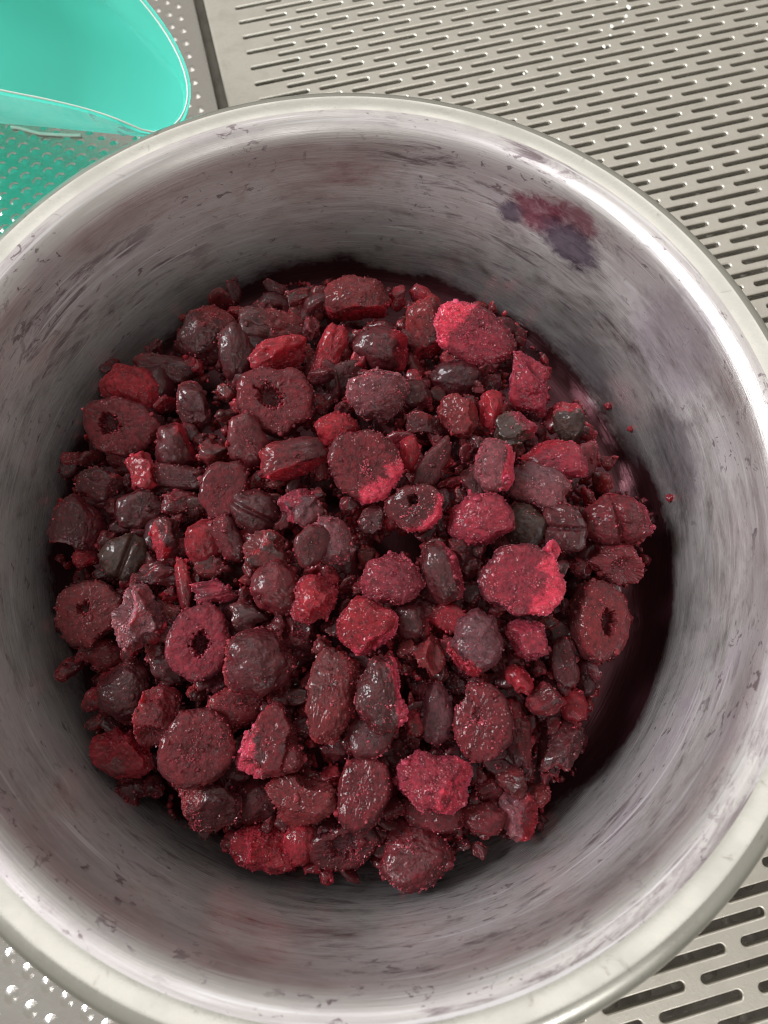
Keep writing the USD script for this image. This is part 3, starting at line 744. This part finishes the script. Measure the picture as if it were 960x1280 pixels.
PIECES = [
    # x, y, w, h, angle, kind, layer, tone, label, options
    (443, 376, 86, 58, -5, 'dome', 1, 'brown', 'rosy brown domed cherry piece with a red flap, topmost in the pile', dict(hot=[(.3, -1, .35, 'red')], fl=.8)),
    (375, 376, 60, 40, 10, 'chunk', 0, 'brown', 'crumbly brown piece beside the topmost domed cherry', dict(frost=80)),
    (340, 410, 80, 46, -12, 'slab', 1, 'brown', 'brownish slab with crumbly upper edge near the top left of the pile', dict(frost=90)),
    (263, 420, 74, 74, 0, 'dome', 1, 'dark', 'dark domed cherry with frosted top edge at upper left of the pile', dict(hot=[(.2, 1, .55, 'brown')], frost=60)),
    (297, 445, 46, 76, 8, 'dome', 2, 'dark', 'upright oval cherry with dark grey skin at upper left', dict(t=.6, frost=22)),
    (209, 461, 78, 32, -8, 'slab', 1, 'dark', 'thin dark slab lying over the bright red half at the left', dict(t=.5, tilt=(0, .3))),
    (173, 492, 82, 70, -35, 'dome', 1, 'red', 'glossy bright red half cherry behind the left-hand ring slice', dict(fl=1, frost=34)),
    (152, 534, 84, 76, -8, 'disc', 2, 'maroon', 'greyish ring slice with ragged round hole, against the left wall', dict(pit=(-.28, .05, .30, 1.2), tilt=(-.1, .1), frost=70)),
    (247, 511, 46, 76, 10, 'chunk', 1, 'dark', 'dark upright wedge with a straight cut edge, left of the large holed disc', dict(planes=[((1, .1, .2), .55)])),
    (222, 560, 56, 60, 20, 'dome', 1, 'maroon', 'small half cherry showing a bright red crescent on its right side', dict(hot=[(1, .1, .25, 'red')], frost=26)),
    (345, 501, 88, 92, 30, 'disc', 2, 'maroon', 'large maroon disc with crumbly off-centre pit hollow, upper left of the pile', dict(pit=(-.1, .12, .34, .9), frost=95, ir=.08)),
    (350, 444, 74, 46, 15, 'chunk', 2, 'red', 'bright red torn piece with a pointed curl, above the large holed disc', dict(fl=.5, frost=45)),
    (411, 442, 32, 72, -28, 'slab', 1, 'red', 'long narrow red strip leaning beside the torn red piece', dict(fl=1, t=.6, frost=30)),
    (430, 474, 40, 56, -35, 'blade', 0, 'dark', 'dark thin slice tucked under the narrow red strip', dict()),
    (478, 437, 74, 56, -5, 'dome', 1, 'maroon', 'smooth maroon half cherry with red right edge, below the topmost piece', dict(hot=[(1, .1, .5, 'red')], frost=30)),
    (472, 493, 74, 64, 0, 'dome', 2, 'frost', 'round cherry piece powdered with pale pink frost, upper middle', dict(frost=230, fl=.6)),
    (421, 537, 54, 42, 10, 'dome', 1, 'red', 'small bright red domed piece below the large holed disc', dict(fl=1, frost=26)),
    (456, 582, 90, 90, 0, 'disc', 3, 'maroon', 'big dusky disc with glowing pink crescent on its lower right edge, centre of the pile', dict(hot=[(.75, -.65, .48, 'pink')], frost=120, ir=.05, tilt=(.1, -.05))),
    (367, 573, 84, 46, 10, 'slab', 2, 'maroon', 'maroon block with small red patch, left of the big dusky disc', dict(hot=[(.3, -1, .45, 'red')], frost=46, tilt=(0, .2))),
    (512, 566, 26, 42, 0, 'dome', 2, 'red', 'small smooth bright red oval beside the big dusky disc', dict(fl=1, frost=8)),
    (541, 581, 32, 76, -35, 'blade', 2, 'maroon', 'thin wine red oval slice leaning to the right, right of the small red oval', dict(frost=14, tilt=(.3, 0))),
    (519, 634, 72, 58, -5, 'disc', 2, 'dark', 'dark ring slice with black hole and one bright red spot', dict(pit=(-.05, .3, .22, 1.4), hot=[(.9, -.45, .52, 'pink')], frost=120)),
    (415, 676, 52, 62, 10, 'dome', 2, 'frost', 'whitish frosted dome left of the middle, behind a dark oval cut', dict(frost=260, fl=.4)),
    (390, 682, 42, 58, -20, 'blade', 3, 'maroon', 'dark oval cut face leaning on the whitish frosted dome', dict(t=.4, frost=30)),
    (372, 632, 58, 46, 15, 'chunk', 2, 'rose', 'frosty torn piece with one vivid red spot, left of the middle', dict(hot=[(.2, -1, .55, 'pink')], frost=150)),
    (332, 690, 54, 54, 0, 'chunk', 2, 'brown', 'crumbly brown lump with pale pink crumbs, left of the dark oval cut', dict(frost=170)),
    (318, 640, 58, 62, 30, 'dome', 1, 'dark', 'dark wrinkled cherry piece left of the frosty torn piece', dict(slit=.6, frost=40)),
    (345, 735, 64, 64, 0, 'dome', 2, 'maroon', 'smooth wine red dome beside the bright red ridged piece', dict(fl=.5, frost=34)),
    (395, 751, 70, 64, 0, 'chunk', 2, 'red', 'bright red rough piece with a raised ridge, left of centre', dict(fl=.5, frost=80)),
    (490, 725, 76, 64, -10, 'dome', 2, 'rose', 'round frosted cherry with white streak on its top, centre of the pile', dict(frost=220, fl=.6)),
    (554, 716, 54, 78, 12, 'dome', 2, 'dark', 'upright grey-skinned cherry with pink crumbly right side, right of the centre', dict(hot=[(1, .1, .35, 'rose')], frost=70)),
    (466, 652, 40, 42, 0, 'chunk', 1, 'dark', 'small dark crumbly lump under the big dusky disc', dict(frost=50)),
    (592, 419, 106, 68, -24, 'disc', 2, 'rose', 'vivid red oval slice rimmed with frost, at the upper right of the pile', dict(hot=[(-1, .2, .45, 'pink')], frost=330, t=.5, tilt=(.05, -.1), ir=.04)),
    (532, 413, 44, 76, 8, 'slab', 1, 'brown', 'red-brown upright block touching the vivid red oval slice', dict(hot=[(.2, -1, .5, 'red')], frost=50)),
    (657, 480, 54, 88, 18, 'chunk', 2, 'rose', 'red-brown triangular wedge at the right edge below the vivid oval', dict(planes=[((.9, .5, .2), .5), ((-.9, .45, .2), .5)], fl=.5, frost=80)),
    (570, 476, 66, 50, 0, 'dome', 0, 'deep', 'dark shaded dome below the vivid red oval slice', dict(frost=20)),
    (571, 521, 56, 62, 10, 'chunk', 2, 'brown', 'rounded red-brown lump right of the powdered cherry', dict(fl=.4, frost=50)),
    (614, 514, 32, 56, 10, 'chunk', 2, 'red', 'pair of small bright red lumps between two darker chunks', dict(fl=.6, frost=22)),
    (643, 536, 56, 48, 10, 'chunk', 2, 'green', 'dark greenish skin chunk with rosy frosted corner', dict(hot=[(.9, .5, .35, 'rose')], frost=90, fl=-.2)),
    (711, 528, 40, 52, 5, 'dome', 1, 'green', 'small dark greenish dome with a red top at the right edge', dict(hot=[(.1, 1, .6, 'red')], frost=20)),
    (527, 531, 50, 42, 0, 'chunk', 1, 'dark', 'dark lumpy piece right below the powdered cherry', dict(frost=46)),
    (517, 495, 46, 40, 0, 'dome', 1, 'dark', 'dark skin piece touching the right side of the powdered cherry', dict(hot=[(.6, -.8, .6, 'rose')], frost=30)),
    (614, 478, 30, 34, 0, 'chunk', 0, 'deep', 'tiny dark red scrap above the two bright red lumps', dict()),
    (693, 573, 76, 46, -8, 'slab', 2, 'rose', 'shiny red block with frosted top near the right edge', dict(hot=[(-.6, .6, .3, 'red')], frost=90, fl=.6, tilt=(0, .2))),
    (734, 575, 28, 52, -5, 'blade', 1, 'red', 'red curved slice standing behind the shiny red block', dict(tilt=(.4, 0))),
    (620, 583, 54, 70, 12, 'dome', 3, 'frost', 'icy white and vivid red lump, brightest in the pile', dict(hot=[(1, -.35, .38, 'pink')], frost=300, fl=1, t=.8)),
    (595, 600, 42, 50, 0, 'chunk', 1, 'dark', 'dark crumbly piece left of the icy white and red lump', dict(frost=50)),
    (671, 607, 78, 48, -22, 'slab', 2, 'frost', 'mauve frosted block slanting right of the icy lump', dict(frost=120, sk=[(-.5, .6, .4)])),
    (601, 649, 80, 68, 20, 'dome', 2, 'rose', 'broad rose red half cherry overlapping a grey-skinned piece', dict(fl=1, frost=80, t=.5)),
    (654, 658, 58, 56, 0, 'dome', 1, 'green', 'dark grey-brown skin piece behind the broad rose red half', dict(frost=60)),
    (705, 660, 50, 58, 0, 'slab', 2, 'dark', 'dark piece with a deep slit, right of the grey-brown skin piece', dict(slit=1.5, frost=50)),
    (652, 725, 96, 92, 0, 'disc', 3, 'rose', 'large glowing pink slice with frayed upper right edge', dict(hot=[(.9, -.25, .38, 'pink')], frost=200, ir=.07, tilt=(.12, .0), t=.4)),
    (689, 688, 26, 36, -10, 'chunk', 3, 'pink', 'frayed bright pink scrap at the corner of the glowing pink slice', dict(fl=.6, frost=60)),
    (770, 651, 84, 66, 0, 'dome', 2, 'maroon', 'smooth two-lobed dark red cherry at the right edge of the pile', dict(slit=.15, hot=[(1, .3, .72, 'rose')], fl=.7, frost=34)),
    (764, 702, 80, 54, -20, 'chunk', 1, 'maroon', 'crumbly dark red lump below the two-lobed cherry', dict(fl=.4, frost=90)),
    (747, 776, 64, 100, -6, 'disc', 2, 'brown', 'upright oval half with a star-shaped pit, deep red on its left side', dict(pit=(.12, -.02, .30, .8), tilt=(.45, .05), t=.62, frost=46, ir=.03)),
    (459, 783, 66, 66, -30, 'slab', 2, 'red', 'crumbly red block with pale pink right edge, below the centre', dict(hot=[(.9, -.3, .45, 'pink')], fl=.8, frost=130)),
    (512, 775, 42, 46, 0, 'dome', 1, 'dark', 'small dark grey cherry dome between red pieces below the centre', dict(frost=12)),
    (562, 773, 60, 34, -25, 'blade', 1, 'red', 'thin red crescent slice lying below the grey-skinned cherry', dict(fl=1, frost=14)),
    (594, 805, 66, 80, -20, 'dome', 2, 'frost', 'large mauve frosted cherry with grey top, right of the lower middle', dict(hot=[(-.3, -.9, .5, 'red')], frost=90)),
    (535, 822, 44, 54, 10, 'chunk', 1, 'brown', 'small brown-red wedge left of the large mauve cherry', dict(fl=.4, frost=24)),
    (478, 868, 66, 90, 5, 'dome', 3, 'dark', 'grey-skinned cherry with bright pink crumbly right edge, lower middle', dict(hot=[(1, .15, .38, 'pink')], frost=180, t=.6)),
    (414, 866, 58, 108, -12, 'slab', 2, 'brown', 'tall red-brown wedge left of the grey and pink cherry', dict(frost=120, fl=.4)),
    (462, 919, 60, 54, -20, 'blade', 2, 'maroon', 'flat dark plate below the grey and pink cherry', dict(t=.45, frost=40)),
    (546, 893, 42, 74, 0, 'dome', 1, 'frost', 'upright mauve-grey skin piece right of the grey and pink cherry', dict(frost=50)),
    (603, 901, 72, 96, 0, 'disc', 2, 'maroon', 'teardrop slice with a frosted middle, lower right of the pile', dict(pit=(-.1, .15, .2, .25), frost=130, planes=[], notch=(-.95, .85, .5), ir=.03)),
    (575, 858, 44, 36, 0, 'chunk', 0, 'deep', 'dark red scrap above the teardrop slice', dict()),
    (518, 902, 34, 34, 0, 'chunk', 1, 'red', 'small red scrap wedged beside the mauve-grey skin piece', dict()),
    (664, 795, 62, 58, 0, 'chunk', 2, 'rose', 'torn pink piece with grey skin below it, under the glowing pink slice', dict(hot=[(0, 1, .0, 'rose')], fl=.3, frost=120)),
    (705, 828, 32, 60, 8, 'slab', 1, 'dark', 'narrow dark slab right of the torn pink piece', dict(frost=20)),
    (732, 852, 26, 36, 0, 'dome', 0, 'dark', 'tiny dark dome at the right edge below the star-pitted half', dict(frost=6)),
    (649, 849, 34, 42, 20, 'chunk', 2, 'red', 'small red wedge below the torn pink piece', dict(fl=.6, frost=14)),
    (681, 868, 54, 48, 0, 'chunk', 2, 'maroon', 'grey triangular face on a red piece at the lower right', dict(planes=[((.8, .6, .2), .5), ((-.8, .6, .2), .5)], frost=20)),
    (717, 883, 34, 38, 0, 'dome', 1, 'red', 'small round red piece touching the grey triangular one', dict(fl=.8, frost=14)),
    (698, 935, 54, 72, -15, 'chunk', 1, 'dark', 'dark pitted lump at the lower right edge of the pile', dict(frost=60)),
    (648, 922, 30, 68, 5, 'slab', 1, 'maroon', 'narrow maroon slab on edge, right of the teardrop slice', dict(frost=22)),
    (635, 870, 34, 44, 0, 'chunk', 0, 'deep', 'dark red crumb behind the small red wedge', dict()),
    (112, 766, 72, 86, -10, 'disc', 2, 'brown', 'brown-red slice with a small torn hole, at the left edge of the pile', dict(pit=(-.1, .12, .2, .9), tilt=(-.3, .1), notch=(1.0, -.9, .55), frost=46)),
    (178, 772, 74, 80, 15, 'chunk', 2, 'frost', 'mauve chunk with pointed top and a red corner, left of the pile', dict(hot=[(.5, -.8, .55, 'red')], frost=90)),
    (249, 803, 80, 92, -5, 'disc', 2, 'rose', 'clean ring slice with an open black hole, lower left', dict(pit=(.06, -.02, .27, 1.75), pe=.75, frost=36, ir=.03, t=.38, tilt=(0, 0))),
    (322, 828, 88, 80, 15, 'dome', 2, 'maroon', 'plump skin-side-up cherry with a glossy top, right of the clean ring slice', dict(frost=80, hot=[(-1, .2, .85, 'brown')])),
    (266, 740, 70, 40, 5, 'chunk', 1, 'rose', 'pink crumbly piece above the clean ring slice', dict(frost=140)),
    (137, 818, 58, 42, -10, 'dome', 0, 'maroon', 'wine red half under the slice with the torn hole', dict(fl=1)),
    (311, 770, 54, 44, -15, 'chunk', 1, 'dark', 'dark skin piece with white ice flecks above the plump cherry', dict(frost=60, fl=-.2)),
    (212, 841, 58, 52, -20, 'chunk', 0, 'dark', 'dark flat piece below the clean ring slice', dict()),
    (157, 862, 66, 70, 0, 'dome', 1, 'dark', 'dark dusky lump at the lower left of the pile', dict(frost=40, hot=[(-.6, .6, .6, 'deep')])),
    (193, 896, 74, 74, 10, 'chunk', 2, 'maroon', 'rough maroon chunk beside the dusky lump', dict(frost=70, fl=.3)),
    (160, 937, 88, 66, -25, 'chunk', 1, 'red', 'red wedge-shaped piece at the lower left edge of the pile', dict(hot=[(.0, 1, .3, 'red')], fl=.1, frost=40)),
    (246, 934, 88, 96, 5, 'disc', 3, 'maroon', 'large flat dusky maroon disc at the lower left', dict(frost=60, ir=.05, tilt=(0, 0))),
    (336, 926, 88, 88, 10, 'chunk', 2, 'maroon', 'cut piece with a dark hollow and vivid red left corner', dict(hot=[(-1, .1, .42, 'pink')], frost=90, cuts=3, planes=[((0, 0, 1), .5)])),
    (300, 880, 74, 50, 0, 'blade', 1, 'maroon', 'flat wine red slice under the plump glossy cherry', dict(t=.4, fl=1)),
    (363, 947, 34, 38, 0, 'dome', 2, 'maroon', 'small red knob beside the dark hollow cut piece', dict(fl=.8)),
    (260, 1005, 88, 66, -5, 'chunk', 2, 'dark', 'frost-flecked dark cherry lump at the bottom left of the pile', dict(frost=150, hot=[(-.8, .2, .3, 'brown')])),
    (375, 998, 94, 62, -8, 'chunk', 2, 'brown', 'flat maroon piece with a lobed left end near the bottom', dict(planes=[((0, .1, 1), .55)], cuts=3, fl=.5, frost=50)),
    (455, 990, 64, 92, -12, 'disc', 2, 'maroon', 'tilted oval maroon slice near the bottom of the pile', dict(frost=60, tilt=(-.2, 0), t=.45, ir=.04)),
    (328, 1062, 82, 80, 0, 'chunk', 1, 'red', 'deep red squared chunk at the very bottom of the pile', dict(frost=90, fl=.25, hot=[(0, 1, -.3, 'red')])),
    (376, 1052, 42, 48, 0, 'dome', 1, 'red', 'small red lobe joined to the deep red squared chunk', dict(fl=.9, frost=14)),
    (430, 1056, 90, 52, 12, 'disc', 1, 'deep', 'hollowed dark red slice at the bottom between two lumps', dict(tilt=(0, -.6), pit=(0, .2, .5, .6), frost=60)),
    (325, 997, 60, 58, 0, 'dome', 0, 'deep', 'deep red shaded dome between the lower left pieces', dict(fl=.8)),
    (545, 978, 90, 66, -5, 'slab', 2, 'rose', 'bright pink sugary-frosted block at the bottom right', dict(hot=[(.8, -.3, .35, 'pink')], fl=1, frost=330)),
    (540, 1016, 72, 40, -12, 'slab', 1, 'maroon', 'flat red-brown piece under the pink sugary block', dict(frost=60, fl=.6)),
    (519, 1066, 90, 80, 10, 'dome', 1, 'maroon', 'large maroon dome with a dark hollow, lowest in the pile', dict(frost=110, fl=.5, t=.6)),
    (603, 1022, 60, 36, 0, 'dome', 1, 'maroon', 'small flat wine red piece at the lower right of the pile', dict(fl=.8)),
    (646, 1016, 58, 60, 20, 'chunk', 1, 'frost', 'grey-faced piece with a red tip at the lower right corner', dict(hot=[(.7, -.5, .3, 'red')], frost=60)),
    (640, 976, 44, 38, 0, 'chunk', 1, 'brown', 'small brown crumbly piece above the grey-faced one', dict(frost=40)),
    (98, 664, 66, 84, 8, 'dome', 1, 'maroon', 'smooth dark red cherry with a bite out of its lower left, leftmost in the pile', dict(notch=(-.85, -.85, .75), fl=0, frost=30, hot=[(-.2, -1, .62, 'brown')])),
    (131, 608, 68, 56, 5, 'chunk', 1, 'dark', 'crumbly dark piece above the leftmost bitten cherry', dict(frost=90)),
    (179, 594, 40, 58, 12, 'chunk', 2, 'red', 'bright red upright scrap at the left of the pile', dict(fl=.6, frost=30)),
    (174, 637, 58, 44, 35, 'slab', 1, 'dark', 'dark slanting piece below the bright red scrap', dict(frost=30)),
    (157, 697, 56, 64, -25, 'dome', 1, 'green', 'greenish black cherry skin with a long slit, left of the pile', dict(slit=.15, frost=36, fl=0)),
    (210, 677, 58, 62, 10, 'chunk', 1, 'dark', 'half dark skin, half red crumbly piece right of the slit cherry', dict(hot=[(-1, -.2, .1, 'red')], frost=60)),
    (256, 678, 46, 64, -10, 'dome', 1, 'red', 'smooth deep red wedge left of the dark wrinkled piece', dict(fl=.6, frost=20)),
    (226, 597, 64, 30, -5, 'slab', 1, 'dark', 'narrow dark bar below the red crescent half', dict(frost=30)),
    (225, 626, 42, 36, 0, 'chunk', 1, 'maroon', 'small rosy crumb cluster below the narrow dark bar', dict(frost=70)),
    (279, 611, 58, 72, -25, 'disc', 2, 'maroon', 'flat dusky slice with an angular outline, left of the maroon block', dict(frost=36, tilt=(0, 0))),
    (309, 551, 52, 66, 10, 'blade', 2, 'maroon', 'dark leaf-shaped cut face under the large holed disc', dict(t=.4, fl=.5, frost=24, tilt=(0, 0))),
    (285, 673, 34, 60, 25, 'slab', 1, 'maroon', 'slim cracked piece between the deep red wedge and the wrinkled one', dict(frost=30)),
    (202, 720, 60, 44, 10, 'chunk', 1, 'deep', 'dark red crumbly piece above the mauve pointed chunk', dict(frost=50)),
    (229, 731, 16, 62, 8, 'slab', 1, 'red', 'thin red sliver standing on edge at the left', dict(t=.9)),
    (170, 736, 26, 42, 0, 'chunk', 1, 'maroon', 'tiny maroon scrap between the slit cherry and the mauve chunk', dict()),
    (268, 566, 40, 36, 0, 'chunk', 1, 'brown', 'small brown crumbly piece left of the leaf-shaped cut face', dict(frost=40)),
    (520, 497, 30, 26, 0, 'chunk', 0, 'dark', 'little dark fragment behind the dark skin piece at upper middle', dict()),
    (385, 640, 40, 30, 40, 'slab', 2, 'frost', 'icy strip on the frosty torn piece left of the middle', dict(frost=120)),
    (575, 690, 40, 44, 0, 'chunk', 1, 'deep', 'dark red piece between the grey-skinned cherry and the broad rose half', dict()),
    (440, 700, 44, 60, 10, 'chunk', 0, 'deep', 'deep shaded piece right of the whitish frosted dome', dict()),
    (300, 770, 36, 40, 0, 'chunk', 0, 'dark', 'little dark scrap behind the ice-flecked skin piece', dict()),
    (690, 612, 60, 50, 0, 'chunk', 0, 'deep', 'dark red shaded lump under the mauve frosted block', dict()),
    (500, 945, 60, 50, 0, 'chunk', 0, 'deep', 'deep red hidden piece above the pink sugary block', dict()),
    (420, 940, 60, 50, 0, 'chunk', 0, 'deep', 'deep red hidden piece above the tilted oval slice', dict()),
    (590, 950, 56, 46, 0, 'chunk', 0, 'dark', 'dark piece between the teardrop slice and the small brown one', dict()),
    (300, 1010, 50, 50, 0, 'chunk', 0, 'deep', 'deep red piece between the frost-flecked lump and the flat lobed piece', dict()),
    (740, 690, 50, 60, 0, 'chunk', 0, 'deep', 'dark red piece behind the crumbly lump at the right', dict()),
    (600, 560, 40, 40, 0, 'chunk', 1, 'dark', 'dark scrap above the icy white and red lump', dict()),
    (375, 800, 60, 70, 0, 'chunk', 0, 'deep', 'deep red shaded piece between the plump cherry and the crumbly red block', dict()),
]
BIG = 4300
for k, (x, y, w, h, ang, kind, layer, tone, label, o) in enumerate(PIECES):
    piece(x, y, w, h, ang, kind, layer, tone, label, sub=5 if w * h > BIG else (4 if w * h > 1500 else 3), seed=11 + 7 * k, **o)

def beside(x, y, what):
    """A label by the nearest of the large pieces and the side on which it lies."""
    a = min(PIECES, key=lambda q_: ((x - q_[0]) / q_[2]) ** 2 + ((y - q_[1]) / q_[3]) ** 2)
    short = re.split(r',| with | at | on | beside | near | above | below | behind | right | left | under | in | showing | lying | leaning | touching | between | that | wedged ', a[8])[0]
    dx, dy = x - a[0], y - a[1]
    side = ('right of' if dx > 0 else 'left of') if abs(dx) > abs(dy) else ('below' if dy > 0 else 'above')
    return f'{what} {side} the {short}'


# the pieces underneath, seen only in the gaps
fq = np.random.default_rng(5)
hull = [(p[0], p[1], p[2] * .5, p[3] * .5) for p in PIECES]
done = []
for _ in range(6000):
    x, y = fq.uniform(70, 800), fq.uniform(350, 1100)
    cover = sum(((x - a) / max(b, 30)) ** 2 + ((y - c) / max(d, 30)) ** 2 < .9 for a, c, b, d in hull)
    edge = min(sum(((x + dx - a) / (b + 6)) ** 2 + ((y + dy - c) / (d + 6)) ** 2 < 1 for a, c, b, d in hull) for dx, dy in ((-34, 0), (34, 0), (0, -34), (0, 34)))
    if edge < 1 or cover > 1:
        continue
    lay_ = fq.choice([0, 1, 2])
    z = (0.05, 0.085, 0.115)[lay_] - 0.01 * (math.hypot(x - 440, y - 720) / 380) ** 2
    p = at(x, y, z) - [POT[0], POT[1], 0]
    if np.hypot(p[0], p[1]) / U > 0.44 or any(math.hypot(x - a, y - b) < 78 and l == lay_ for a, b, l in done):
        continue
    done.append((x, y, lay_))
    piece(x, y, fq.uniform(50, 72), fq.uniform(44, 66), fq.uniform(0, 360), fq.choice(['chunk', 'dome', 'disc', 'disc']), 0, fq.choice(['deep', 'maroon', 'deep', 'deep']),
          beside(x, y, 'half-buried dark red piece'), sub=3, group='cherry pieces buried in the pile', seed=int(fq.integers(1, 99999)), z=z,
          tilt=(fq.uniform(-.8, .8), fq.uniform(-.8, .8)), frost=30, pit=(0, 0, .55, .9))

# small torn fragments lying in the gaps of the top layer
frag = []
for _ in range(16000):
    x, y = fq.uniform(70, 800), fq.uniform(360, 1095)
    near = [((x - a) / b) ** 2 + ((y - c) / d) ** 2 for a, c, b, d in hull]
    if min(near) < 0.6 or sorted(near)[2] > 5.5 or any(math.hypot(x - a, y - b) < 17 for a, b in frag):
        continue
    frag.append((x, y))
    if len(frag) > 270:
        break
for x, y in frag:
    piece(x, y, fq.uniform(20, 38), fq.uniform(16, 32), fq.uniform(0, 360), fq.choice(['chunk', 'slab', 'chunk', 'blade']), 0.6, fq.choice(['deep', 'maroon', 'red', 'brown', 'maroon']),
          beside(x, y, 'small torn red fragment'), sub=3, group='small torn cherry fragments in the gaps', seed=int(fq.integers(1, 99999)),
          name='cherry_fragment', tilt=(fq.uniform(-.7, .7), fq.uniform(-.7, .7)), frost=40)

# crumbs stuck on the wall
for x, y, w, lab in [(760, 508, 10, 'tiny red crumb on the wall, highest of three at the right'), (788, 536, 8, 'tiny red crumb on the wall, middle one of three at the right'),
                     (838, 622, 11, 'shiny red crumb low on the right wall of the pot')]:
    th, z = on_wall(x, y)
    piece(x, y, w, w, 20, 'chunk', 0, 'red', lab, sub=2, group=None, seed=x, name='cherry_crumb', z=z + .004, fl=.6, frost=0)

# loose crumbs between the pieces
cv, cf = [], []
kq = np.random.default_rng(77)
for k in range(6000):
    a, b, w_, h_ = hull[kq.integers(len(hull))]
    t = kq.uniform(0, 6.283); x, y = a + w_ * 1.08 * math.cos(t), b + h_ * 1.08 * math.sin(t)
    rr2 = (math.hypot(x - 440, y - 720) / 380) ** 2
    if rr2 > 1.10:
        continue
    p = at(x, y, kq.uniform(0.10, 0.155) - 0.07 * rr2)
    d = np.array(trimesh.creation.icosahedron().vertices) * kq.uniform(.55, 1.25, (12, 1)) * kq.uniform(.6, 1.3, 3)
    cv.append(d * min(0.0026, 0.0009 * math.exp(kq.normal(0, .5))) + p); cf.append(np.array(trimesh.creation.icosahedron().faces) + 12 * k)
cf = np.vstack([np.array(trimesh.creation.icosahedron().faces) + 12 * k for k in range(len(cv))])
cv = np.vstack(cv)
tone_ = np.repeat(np.array([TONE[t] for t in kq.choice(['maroon', 'deep', 'red', 'brown', 'dark'], len(cv) // 12)]), 12, 0)
crumbs = obj('cherry_crumbs', (cv, cf), 'cherry_flesh', attrs={'tone': tone_, 'tone2': tone_, 'mixture': tone_ * 0 + [0, .25, 0]}, kind='stuff', smooth=True)
tag(crumbs, 'loose icy red crumbs scattered between the cherry pieces', 'crumbs')
